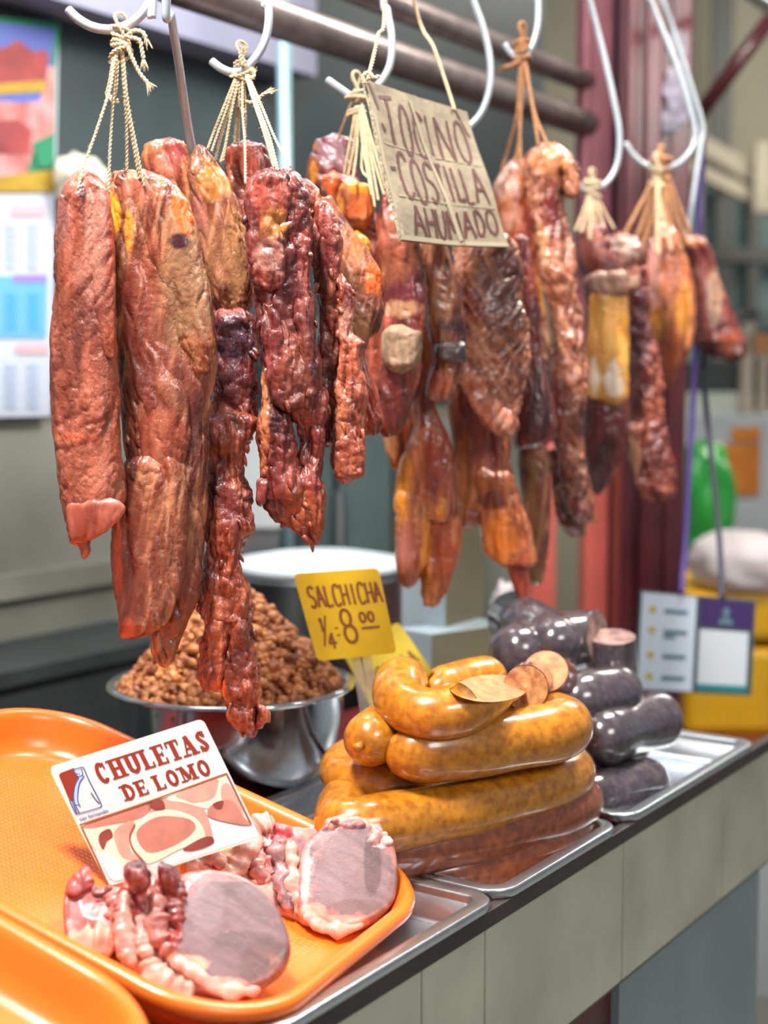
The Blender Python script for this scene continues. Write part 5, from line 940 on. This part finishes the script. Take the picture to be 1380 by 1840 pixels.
# ------------------------------------------------------------------ yellow price cards
def card(label, TLp, TRp, BRp, BLp, Y, writing, m, yaw=0., legs=()):
    nn = np.array([yaw, -1, .12]); nn /= np.linalg.norm(nn); c0 = P((TLp[0] + BRp[0]) / 2, (TLp[1] + BRp[1]) / 2, Y)
    q = [PN(*p, c0, nn) for p in (TLp, TRp, BRp, BLp)]; fn_, nn = quadmap(*q); t = thing('price_card', label, 'price card', (q[2] + q[3]) / 2)
    cr = arc(.94, .06, .06, .06, -90, 0, 4) + arc(.94, .94, .06, .06, 0, 90, 4) + arc(.06, .94, .06, .06, 90, 180, 4) + arc(.06, .06, .06, .06, 180, 270, 4)
    v, f = slab_vf([fn_(a_, b_, 0) for a_, b_ in cr], nn, .002); o_ = mesh('card', v, f, M[m], t, smooth=False)
    bm = bmesh.new(); bm.from_mesh(o_.data); bmesh.ops.recalc_face_normals(bm, faces=bm.faces); bm.to_mesh(o_.data); bm.free()
    st = []
    for ch, x, y, w, h, pw in writing:
        if ch == '_': st.append(pen(fn_, [(x, y), (x + w, y)], pw, .0012))
        else: st += write(fn_, ch, x, y, w, h, pw, .0008)
    v, f = join(*st); mesh('lettering', v, f, M['print_brown'], t)
    for lg in legs:
        w = [PZ(lg[1][0], lg[1][1], .925) if False else P(*lg[1], Y + .006), P(*lg[0], Y + .006)]; d = np.array([.006, 0, 0])
        v, f = slab_vf([w[0] - d, w[0] + d, w[1] + d, w[1] - d], (0, -1, 0), .003); o_ = mesh('stand', v, f, M['clear'], t, smooth=False); setp(o_, 'clear plastic stand leg')
    return t
W1 = [(c, .10 + i * .098, .16, .085, .24, .028) for i, c in enumerate('SALCHICHA')]
W1 += [('1', .14, .52, .06, .16, .026), ('/', .13, .5, .12, .34, .022), ('4', .20, .70, .10, .18, .026), ('-', .31, .62, .05, .06, .02), ('-', .32, .70, .05, .06, .02), ('8', .40, .45, .17, .38, .034), ('0', .64, .50, .08, .11, .028), ('0', .74, .50, .08, .11, .028), ('_', .64, .68, .22, 0, .026)]
card('bright yellow price card handwritten SALCHICHA with the price 8.00', (527, 1031), (680, 1020), (713, 1173), (570, 1188), 1.585, W1, 'yellow_card', .1, legs=[((640, 1176), (660, 1300)), ((655, 1170), (684, 1300))])
W2 = [(c, .10 + i * .105, .50, .085, .24, .026) for i, c in enumerate('COSTILLA')]
card('pale yellow price card tilted behind the bright yellow one', (612, 1166), (716, 1118), (778, 1206), (668, 1272), 1.78, W2, 'yellow_pale', .05, legs=[((725, 1230), (735, 1330))])

# ------------------------------------------------------------------ card with payment panels hanging at right
hc = thing('hanging_card', 'two-panel white and navy card hanging on purple cords at right', 'card', P(1250, 1250, 2.3))
Q = [P(x, y, 2.3) for x, y in ((1150, 1062), (1358, 1080), (1350, 1250), (1140, 1240))]; fh, nh = quadmap(*Q)
M['card_frame'] = mat('dark_frame', (.05, .08, .09), .5); M['card_white'] = mat('blue_white_card', (.66, .76, .88), .4); M['navy'] = mat('navy_print', (.045, .02, .11), .5); M['teal'] = mat('teal_print', (.02, .22, .24), .5); M['gold'] = mat('gold_print', (.55, .45, .03), .5); M['slate'] = mat('slate_print', (.10, .2, .25), .5); M['qr_blank'] = mat('pale_panel', (.60, .66, .70), .5)
v, f = slab_vf([fh(*p) for p in ((0, 0), (1, 0), (1, 1), (0, 1))], nh, .006); o = mesh('backing', v, f, M['card_frame'], hc, smooth=False)
bm = bmesh.new(); bm.from_mesh(o.data); bmesh.ops.recalc_face_normals(bm, faces=bm.faces); bm.to_mesh(o.data); bm.free()
def hq(name, u0, v0, u1, v1, m, l): v, f = poly(fh, [(u0, v0), (u1, v0), (u1, v1), (u0, v1)], l); return mesh(name, v, f, M[m], hc, smooth=False)
hq('white_panel', .02, .01, .49, .985, 'card_white', .0008); hq('navy_panel', .525, .02, .985, .30, 'navy', .0008); hq('pale_panel', .53, .335, .95, .90, 'qr_blank', .0008); hq('teal_strip', .53, .90, .95, .97, 'teal', .0008)
st, sd = [], []
for i, yy in enumerate((.17, .38, .63, .85)):
    sd.append(poly(fh, arc(.12, yy, .032, .035, 0, 345, 14), .0012)); st.append(pen(fh, [(.22, yy + .01), (.42, yy + .01)], .045, .0012))
st.append(pen(fh, [(.22, .44), (.32, .44)], .035, .0012))
for q_ in st: mesh('text_line', *q_, M['slate'], hc)
for q_ in sd: mesh('gold_dot', *q_, M['gold'], hc)
v, f = join(poly(fh, arc(.75, .14, .03, .05, 0, 345, 12), .0014), poly(fh, [(.68, .27), (.71, .2), (.79, .2), (.82, .27)], .0014)); mesh('emblem', v, f, M['slate'], hc)
M['purple_cord'] = mat('purple_cord', (.10, .05, .26), .5); M['dark_cord'] = mat('dark_cord', (.05, .045, .07), .5)
for pts, m_ in (([(1224, 1068), (1232, 960), (1243, 760), (1252, 600), (1258, 300), (1262, 230)], 'purple_cord'), ([(1298, 1076), (1292, 960), (1276, 800), (1264, 660), (1262, 400), (1264, 230)], 'dark_cord')):
    v, f = tube_vf(smooth_path([P(x, y, 2.3 + .155 * min(1, i / 3)) for i, (x, y) in enumerate(pts)], 60), .005, 8); mesh('cord', v, f, M[m_], hc)
# ------------------------------------------------------------------ stall structure and market behind
def struct(name, vf, m, **k): return setp(mesh(name, *vf, M[m], smooth=False, **k), kind='structure')
M['floor'] = mat('concrete_floor', (.22, .22, .2), .6, 0, .3, 3)
struct('floor', box_vf((1, 3, -.05), (5, 0, 0), (0, 5.5, 0), (0, 0, .05)), 'floor')
WP = np.array([-.65, 2.62, 0])
def W(t, s, z): return WP + CU * t + CV * s + ZU * z
def wbox(t0, t1, s0, s1, z0, z1): return box_vf(W((t0 + t1) / 2, (s0 + s1) / 2, (z0 + z1) / 2), CU * (t1 - t0) / 2, CV * (s1 - s0) / 2, ZU * (z1 - z0) / 2)
M['wall_low'] = mat('grey_green_wall', (.30, .31, .26), .5, 0, .35, 2.6, coat=.1)
M['wall_up'] = mat('dark_teal_wall', (.045, .065, .07), .45, 0, .35, 3)
M['dark_bench'] = mat('dark_bench', (.035, .045, .045), .5, 0, .4, 5)
M['lavender'] = mat('pale_lavender_sheet', (.26, .26, .36), .5)
M['fridge'] = mat('teal_steel', (.10, .15, .145), .35, .3, .35, 4)
M['pale_sheet'] = mat('pale_sheet', (.42, .46, .46), .4); M['white_panel'] = mat('lid_reflection_white', (.55, .62, .66), .35)
struct('wall_back', join(wbox(-1.6, 2.0, 0, .06, .0, 1.33), wbox(-1.6, .42, .005, .06, 1.33, 1.36)), 'wall_low')
struct('wall_upper', wbox(-1.6, 2.0, .0, .06, 1.36, 3.4), 'wall_up')
bb = thing('back_bench', 'low dark bench along the grey-green wall at lower left', 'bench', W(.3, -.15, 0))
mesh('bench_body', *wbox(-1.2, .2, -.22, -.005, .0, .93), M['dark_bench'], bb, smooth=False); mesh('bench_top', *wbox(-1.2, .2, -.23, -.005, .93, .955), M['dark_bench'], bb, smooth=False)
struct('trim_1', wbox(-1.2, 1.1, -.015, -.0, 1.03, 1.075), 'wall_low')
fr = thing('refrigerator', 'dark teal steel cabinet behind the hanging meat at centre', 'cabinet', P(600, 1100, 2.95) * [1, 1, 0])
fc = P(610, 800, 2.95); hwx = 118 / FPX * 2.95
mesh('body', *box_vf((fc[0], 3.06, .78), (hwx, 0, 0), (0, .05, 0), (0, 0, .78)), M['fridge'], fr, smooth=False)
v, f = join(*[box_vf((P(x, 800, 2.97)[0], 2.97, .85), (w, 0, 0), (0, .012, 0), (0, 0, .62)) for x, w in ((556, .05), (655, .055))]); bevel(mesh('door', v, f, M['fridge'], fr, smooth=False), .006)
v, f = tube_vf([(P(610, 800, 2.94)[0], 2.94, .8), (P(610, 800, 2.94)[0], 2.94, 1.2)], .012, 10); mesh('handle', v, f, M['dark_bench'], fr)
wp = thing('enamel_panel', 'bright white enamelled panel glimpsed between the strips of meat', 'panel', P(455, 900, 2.8) * [1, 1, 0])
c1, c2 = P(395, 760, 2.66), P(505, 950, 2.66)
bevel(mesh('sheet', *box_vf(((c1[0] + c2[0]) / 2, 2.66, (c1[2] + c2[2]) / 2), ((c2[0] - c1[0]) / 2, 0, 0), (0, .012, 0), (0, 0, (c1[2] - c2[2]) / 2)), M['pale_sheet'], wp, smooth=False), .004)
mesh('support', *box_vf(((c1[0] + c2[0]) / 2, 2.68, c2[2] / 2), (.05, 0, 0), (0, .01, 0), (0, 0, c2[2] / 2 + .03)), M['steel_dull'], wp, smooth=False)
M['pipe'] = mat('pale_blue_pipe', (.22, .34, .38), .35, .3)
v, f = tube_vf([np.array([P(510, 60, 2.8)[0], 2.8, 0.0]), np.array([P(510, 60, 2.8)[0], 2.8, 2.6])], .014, 14)
setp(mesh('standpipe', v, f, M['pipe']), 'thin upright pale blue pipe against the dark wall behind the second hook', 'pipe')
struct('trim_2', join(wbox(-1.0, .75, -.10, -.0, 2.09, 2.3)), 'lavender')
# back rails of the stall frame
M['rail'] = mat('worn_rail', (.20, .165, .16), .35, .6, .35, 30, .05, 100)
for a, rr_ in (((1062, 150, 2.88), .021), ((1062, 226, 2.88), .027)):
    c = P(*a); v, f = tube_vf([c - CU * 2.6, c, c + CU * .03], rr_, 18); setp(mesh('frame_rail', v, f, M['rail']), 'worn steel rail slanting across the top behind the hooks', 'rail', 'rails of the stall frame', 'structure')
def post(name, x0, x1, Y, dep, m, z0=0, z1=3.2, ridges=()):
    a, b = P(x0, 690, Y)[0], P(x1, 690, Y)[0]
    parts = [box_vf(((a + b) / 2, Y + dep / 2, (z0 + z1) / 2), ((b - a) / 2, 0, 0), (0, dep / 2, 0), (0, 0, (z1 - z0) / 2))]
    for q0, q1, d in ridges:
        c, e = P(q0, 690, Y)[0], P(q1, 690, Y)[0]; parts.append(box_vf(((c + e) / 2, Y - d / 2, (z0 + z1) / 2), ((e - c) / 2, 0, 0), (0, d / 2, 0), (0, 0, (z1 - z0) / 2)))
    o_ = struct(name, join(*parts), m); bevel(o_, .004); return o_
post('pillar_right', 1119, 1232, 2.72, .12, 'maroon', ridges=((1119, 1135, .012), (1150, 1178, .02), (1196, 1232, .008)))
post('pillar_left', 1040, 1094, 2.85, .1, 'maroon_light', z0=1.3, ridges=((1040, 1054, .01),))
post('pillar_lower', 1055, 1097, 2.85, .1, 'salmon', z1=1.3)
post('pillar_gap_shade', 1090, 1122, 2.98, .05, 'navy_shadow')  # dark sheet: shade between the pillars put into its colour
post('pillar_rear', 955, 1002, 3.5, .08, 'salmon', z1=1.42)
v, f = tube_vf([P(1245, 222, 3.2), P(1420, -15, 3.2)], .017, 12); setp(mesh('brace_rod', v, f, M['maroon']), 'thin maroon rod slanting up to the top right corner', 'rod', kind='structure')
M['peel'] = mat('peeling_silver_paint', (.26, .24, .30), .5, .2, .5, 60, .3, 150)
rs = np.random.RandomState(4); pv = []
for k in range(26):
    cx, cy = rs.uniform(1204, 1230), rs.uniform(60, 250); cx = cx if cy < 180 else rs.uniform(1190, 1230); c = P(cx, cy, 2.708); r_ = rs.uniform(.006, .02)
    pv.append(([c + np.array([r_ * math.cos(a) * rs.uniform(.6, 1), -.0016 - k * 5e-5, 1.4 * r_ * math.sin(a) * rs.uniform(.6, 1)]) for a in np.linspace(0, 5.6, 9)], [tuple(range(9))]))
o = mesh('peeling_paint', *join(*pv), M['peel'], bpy.data.objects['pillar_right'], smooth=False)
# market hall beyond
M['hall'] = mat('beige_hall_wall', (.40, .36, .26), .7, 0, .25, 1.2); M['hall_frame'] = mat('beige_beam', (.46, .39, .29), .6, 0, .25, 4); M['hall_glass'] = mat('grey_green_glass', (.17, .24, .23), .25, 0, .35, 1.5, coat=.3); M['mullion'] = mat('dark_mullion', (.09, .09, .08), .6)
struct('wall_far', box_vf((2.4, 7.05, 2.2), (2.6, 0, 0), (0, .05, 0), (0, 0, 2.2)), 'hall')
def pxbox(x0, y0, x1, y1, Y, d=.04):
    a, b = P(x0, y0, Y), P(x1, y1, Y); return box_vf(((a[0] + b[0]) / 2, Y + d / 2, (a[2] + b[2]) / 2), (abs(b[0] - a[0]) / 2, 0, 0), (0, d / 2, 0), (0, 0, abs(a[2] - b[2]) / 2))
struct('window_1', pxbox(1180, 330, 1480, 705, 6.9), 'hall_glass')
o = struct('window_2', join(pxbox(1288, 330, 1312, 690, 6.8), pxbox(1348, 330, 1360, 690, 6.8), pxbox(1190, 445, 1480, 470, 6.78), pxbox(1190, 560, 1480, 572, 6.8)), 'mullion')
struct('column_far', pxbox(1284, -80, 1312, 330, 6.7), 'mullion')
v, f = join(slab_vf([P(x, y, 6.3) for x, y in ((1240, 228), (1420, 332), (1420, 368), (1240, 262))], (0, -1, 0), .08), slab_vf([P(x, y, 6.3) for x, y in ((1240, 285), (1420, 372), (1420, 398), (1240, 308))], (0, -1, 0), .08), pxbox(1358, 255, 1384, 380, 6.25))
struct('beam_far', (v, f), 'hall_frame')
sh = thing('display_shelf', 'dark shelf with a pale edge behind the far right meat', 'shelf', P(1290, 740, 4.6)); M['pale_edge'] = mat('pale_edge', (.55, .57, .48), .6)
mesh('edge', *pxbox(1236, 705, 1345, 740, 4.6), M['pale_edge'], sh, smooth=False); mesh('back', *pxbox(1236, 650, 1420, 705, 4.66), M['dark_bench'], sh, smooth=False); mesh('upright', *pxbox(1336, 580, 1352, 745, 4.55), M['hall_frame'], sh, smooth=False); mesh('board', *pxbox(1345, 600, 1420, 636, 4.55), M['saus_cut'], sh, smooth=False); mesh('upright', *pxbox(1366, 640, 1378, 745, 4.55), M['hall_frame'], sh, smooth=False)
M['grey_cab'] = mat('pale_grey_cabinet', (.52, .56, .58), .5, 0, .25, 2)
gc = thing('freezer_cabinet', 'pale grey cabinet with an orange notice, far right background', 'cabinet', P(1320, 1000, 4.4) * [1, 1, 0])
a, b = P(1215, 748, 4.4), P(1480, 1000, 4.4)
mesh('body', *box_vf(((a[0] + b[0]) / 2, 4.7, a[2] / 2), ((b[0] - a[0]) / 2, 0, 0), (0, .3, 0), (0, 0, a[2] / 2)), M['grey_cab'], gc, smooth=False)
M['orange_paper'] = mat('orange_paper', (.72, .22, .015), .6, 0, .25, 12)
for q in ((1286, 798, 1364, 890), (1316, 768, 1366, 792)):
    mesh('notice', *pxbox(*q, 4.385, .008), M['orange_paper'], gc, smooth=False)
def blob(name, label, cat, cx, cy, rx, ry, Y, dep, m, zfloor=None, seed=0, amp=.12, e=1.0):
    c = P(cx, cy, Y); a = rx / FPX * Y; b = ry / FPX * Y; V, F_ = [], []; nu_, nv_ = 64, 40
    for j in range(nv_ + 1):
        ph = -math.pi / 2 + math.pi * j / nv_
        for i in range(nu_):
            th = 2 * math.pi * i / nu_; x, y, z = math.cos(ph) * math.cos(th), math.cos(ph) * math.sin(th), math.sin(ph)
            s_ = 1 + amp * float(noise(x * 2 + seed, y * 2, z * 2 + seed)); sg_ = lambda q: math.copysign(abs(q) ** e, q)
            V.append(c + np.array([a * sg_(x) * s_, dep * sg_(y) * s_, b * sg_(z) * s_]))
    F_ = [(j * nu_ + i, j * nu_ + (i + 1) % nu_, (j + 1) * nu_ + (i + 1) % nu_, (j + 1) * nu_ + i) for j in range(nv_) for i in range(nu_)]
    return setp(mesh(name, V, F_, M[m], origin=c - [0, 0, b]), label, cat)
M['green_bag'] = mat('green_plastic', (.03, .42, .06), .35, 0, .3, 8, coat=.3); M['white_sack'] = mat('white_sack', (.74, .68, .70), .6, 0, .12, 10, .1, 30); M['yellow_crate'] = mat('yellow_plastic', (.82, .45, .01), .4, 0, .12, 6); M['cream_bag'] = mat('cream_bag', (.70, .66, .52), .6, 0, .15, 15)
blob('plastic_bag', 'bright green plastic bag standing behind the purple cords', 'bag', 1268, 905, 46, 112, 4.0, .12, 'green_bag', seed=2, amp=.15, e=.8)
blob('sack', 'rounded white sack resting on top of the yellow crate', 'sack', 1330, 1010, 92, 56, 3.3, .14, 'white_sack', seed=5, amp=.08, e=.85)
yc = thing('crate', 'big yellow plastic crate behind the hanging card', 'crate', P(1310, 1320, 3.2) * [1, 1, 0])
a, b = P(1232, 1066, 3.2), P(1480, 1322, 3.2); mid = P(1300, 1160, 3.2)[2]
bevel(mesh('upper_body', *box_vf(((a[0] + b[0]) / 2, 3.4, (a[2] + mid) / 2 + .004), ((b[0] - a[0]) / 2, 0, 0), (0, .2, 0), (0, 0, (a[2] - mid) / 2 - .004)), M['yellow_crate'], yc, smooth=False), .02)
bevel(mesh('lower_body', *box_vf(((a[0] + b[0]) / 2, 3.4, (b[2] + mid) / 2 - .004), ((b[0] - a[0]) / 2 - .004, 0, 0), (0, .2, 0), (0, 0, (mid - b[2]) / 2 - .004)), M['yellow_crate'], yc, smooth=False), .02)
sd = thing('side_table', 'plain table under the green plastic bag', 'table', P(1280, 1100, 4.0) * [1, 1, 0]); zb_ = P(1268, 1017, 4.0)[2]
mesh('table_top', *box_vf((P(1275, 900, 4.0)[0], 4.0, zb_ - .012), (.13, 0, 0), (0, .16, 0), (0, 0, .02)), M['grey_cab'], sd, smooth=False)
for sx in (-.11, .11):
    for sy in (3.87, 4.13): mesh('leg', *box_vf((P(1275, 900, 4.0)[0] + sx, sy, (zb_ - .03) / 2), (.015, 0, 0), (0, .015, 0), (0, 0, (zb_ - .03) / 2)), M['dark_bench'], sd, smooth=False)
nb = thing('neighbour_bench', 'pale bench with a brown edge under the yellow crate', 'bench', P(1350, 1400, 3.15) * [1, 1, 0]); zt = b[2]
mesh('bench_top', *box_vf(((a[0] + b[0]) / 2 + .02, 3.4, zt - .02), (.24, 0, 0), (0, .24, 0), (0, 0, .02)), M['print_brown'], nb, smooth=False); mesh('bench_body', *box_vf(((a[0] + b[0]) / 2 + .02, 3.42, (zt - .04) / 2), (.22, 0, 0), (0, .22, 0), (0, 0, (zt - .04) / 2)), M['grey_cab'], nb, smooth=False)
# steel pot, box-like appliance and scraps behind the sausages
pc_ = P(575, 1005, 2.35); pt = thing('stock_pot', 'wide steel stock pot with a bright flat lid behind the yellow card', 'pot', (pc_[0], 2.35, .7)); R_ = 150 / FPX * 2.35; zl = pc_[2]
mesh('pot_body', *lathe_vf([(.001, 0), (R_ * .96, 0), (R_ * .98, .01), (R_ * .98, zl - .70 - .03), (R_ * 1.03, zl - .70 - .028), (R_ * 1.03, zl - .70 - .02), (R_ * .94, zl - .70 - .02), (.001, zl - .72 - .02)], (pc_[0], 2.35, .70), 72), M['steel_dull'], pt)
mesh('lid', *lathe_vf([(.001, .012), (R_ * .6, .010), (R_ * 1.0, .0), (R_ * 1.05, -.006), (R_ * 1.05, -.016), (R_ * .98, -.018), (.001, -.018)], (pc_[0], 2.35, zl), 72), M['white_panel'], pt)  # steel lid's bright reflection put into a pale dull colour
pst = thing('back_table', 'low table behind the counter carrying the steel pot', 'table', (pc_[0], 2.4, 0))
mesh('table_top', *box_vf((pc_[0] - .03, 2.42, .685), (.13, 0, 0), (0, .17, 0), (0, 0, .015)), M['dark_bench'], pst, smooth=False)
for sx in (-.14, .08):
    for sy in (2.28, 2.56): mesh('leg', *box_vf((pc_[0] + sx, sy, .335), (.02, 0, 0), (0, .02, 0), (0, 0, .335)), M['dark_bench'], pst, smooth=False)
ap = thing('scale', 'boxy grey appliance with an olive side behind the sausages', 'appliance', PZ(820, 1215, .917)); M['olive'] = mat('olive_enamel', (.25, .22, .13), .45, 0, .2, 8); M['blue_grey'] = mat('blue_grey_enamel', (.42, .52, .57), .35)
def pris(name, x0, xm, x1, y0, y1, Y, par, ml, mr, top='blue_grey'):
    A, B, C_ = P(x0, y1, Y + .05), P(xm, y1, Y), P(x1, y1, Y + .09); D = A + C_ - B; h = P(xm, y0, Y)[2] - P(xm, y1, Y)[2]; v = [A, B, C_, D]; v = v + [q + [0, 0, h] for q in v]
    for q in v[:4]: pass
    zb = B[2]; v = [np.array([q[0], q[1], zb + (h if i > 3 else 0)]) for i, q in enumerate(v)]
    return mesh(name, v, BOXF, None, par, smooth=False, mats=[M[ml], M[mr], M[top]], fm=[1, 2, 0, 1, 1, 0])
pris('base', 712, 775, 925, 1140, 1208, 1.98, ap, 'blue_grey', 'olive'); pris('column', 722, 800, 868, 940, 1140, 2.04, ap, 'blue_grey', 'olive')
blob('plastic_wrap', 'small crumple of white plastic wrap beside the grey appliance', 'wrap', 905, 1085, 22, 40, 2.3, .04, 'white_sack', seed=9, amp=.3)
# calendar
cal = thing('wall_calendar', 'wall calendar with a meat picture above white and blue date blocks', 'calendar', P(40, 750, 2.58)); M['sky_print'] = mat('blue_print_ground', (.09, .13, .42), .5, 0, .15, 6); M['green_print'] = mat('green_print', (.02, .20, .10), .5); M['meat_print'] = mat('meat_print', (.34, .06, .06), .5, col2=(.20, .035, .04), vscale=18); M['meat_print_pale'] = mat('pale_meat_print', (.62, .34, .34), .5, col2=(.36, .10, .09), vscale=14); M['mustard'] = mat('mustard_print', (.42, .27, .03), .5, 0, .2, 20); M['sheet'] = mat('date_sheet', (.50, .55, .64), .5); M['cyan_print'] = mat('cyan_print', (.13, .38, .58), .5); M['rose_print'] = mat('pale_rose_print', (.72, .40, .46), .5); M['faint'] = mat('faint_date_print', (.42, .52, .70), .5); M['cyan_dark'] = mat('deep_cyan_print', (.06, .34, .62), .5); M['violet'] = mat('violet_print', (.28, .2, .5), .5)
cn = -CV
def cq(px, py, l=0.): return PN(px, py, W(0, -.02, 0), cn) + cn * l
def cpoly(name, pts, m, l): return mesh(name, [cq(x, y, l) for x, y in pts], [tuple(range(len(pts)))], M[m], cal, smooth=False)
v, f = slab_vf([cq(x, y) for x, y in ((-110, 20), (106, 42), (92, 748), (-110, 752))], cn, .006); o = mesh('backing', v, f, M['sheet'], cal, smooth=False)
cpoly('picture_border', [(-110, 18), (108, 42), (100, 120), (97, 345), (-110, 345)], 'green_print', .001); cpoly('picture_ground', [(-110, 28), (98, 52), (92, 110), (84, 200), (-110, 200)], 'sky_print', .002)
cpoly('cut_meat', [(-110, 100), (8, 85), (30, 72), (45, 84), (62, 95), (75, 88), (86, 100), (80, 150), (40, 158), (-110, 158)], 'meat_print', .003); cpoly('shelf_strip', [(-110, 158), (78, 145), (80, 165), (-110, 178)], 'mustard', .004)
cpoly('cut_meat', [(-110, 175), (40, 185), (70, 182), (84, 120), (95, 120), (94, 250), (60, 265), (50, 300), (36, 335), (-110, 335)], 'meat_print_pale', .003); cpoly('cut_meat', [(-110, 225), (30, 215), (55, 235), (50, 275), (-110, 280)], 'meat_print', .0045); cpoly('herb', [(55, 258), (94, 240), (96, 300), (66, 302)], 'green_print', .005); cpoly('shelf_strip', [(36, 312), (97, 305), (97, 345), (-110, 345), (-110, 335)], 'mustard', .004)
cpoly('blue_block', [(-110, 495), (84, 497), (82, 608), (-110, 606)], 'cyan_print', .002)
for nm, x0, y0, x1, y1, m_ in (('heading', 18, 368, 78, 388, 'rose_print'), ('heading', 22, 493, 82, 507, 'violet'), ('heading', 28, 618, 86, 634, 'rose_print')): cpoly(nm, [(x0, y0), (x1, y0), (x1, y1), (x0, y1)], m_, .003)
q = []
for y0, n_, mm in ((402, 6, 'faint'), (528, 5, 'cyan_dark'), (652, 6, 'faint')):
    for xx in (8, 48):                  # one run of dates per column
        v, f = join(*[([cq(x, y, .003) for x, y in ((xx, yk), (xx + 20, yk), (xx + 20, yk + 9), (xx, yk + 9))], [(0, 1, 2, 3)]) for yk in [y0 + k * 14 for k in range(n_)]])
        mesh('date_column', v, f, M[mm], cal, smooth=False)
blob('plastic_bag', 'cream plastic bag on the wall just right of the calendar', 'bag', 145, 330, 48, 50, 2.70, .09, 'cream_bag', seed=3, amp=.2)
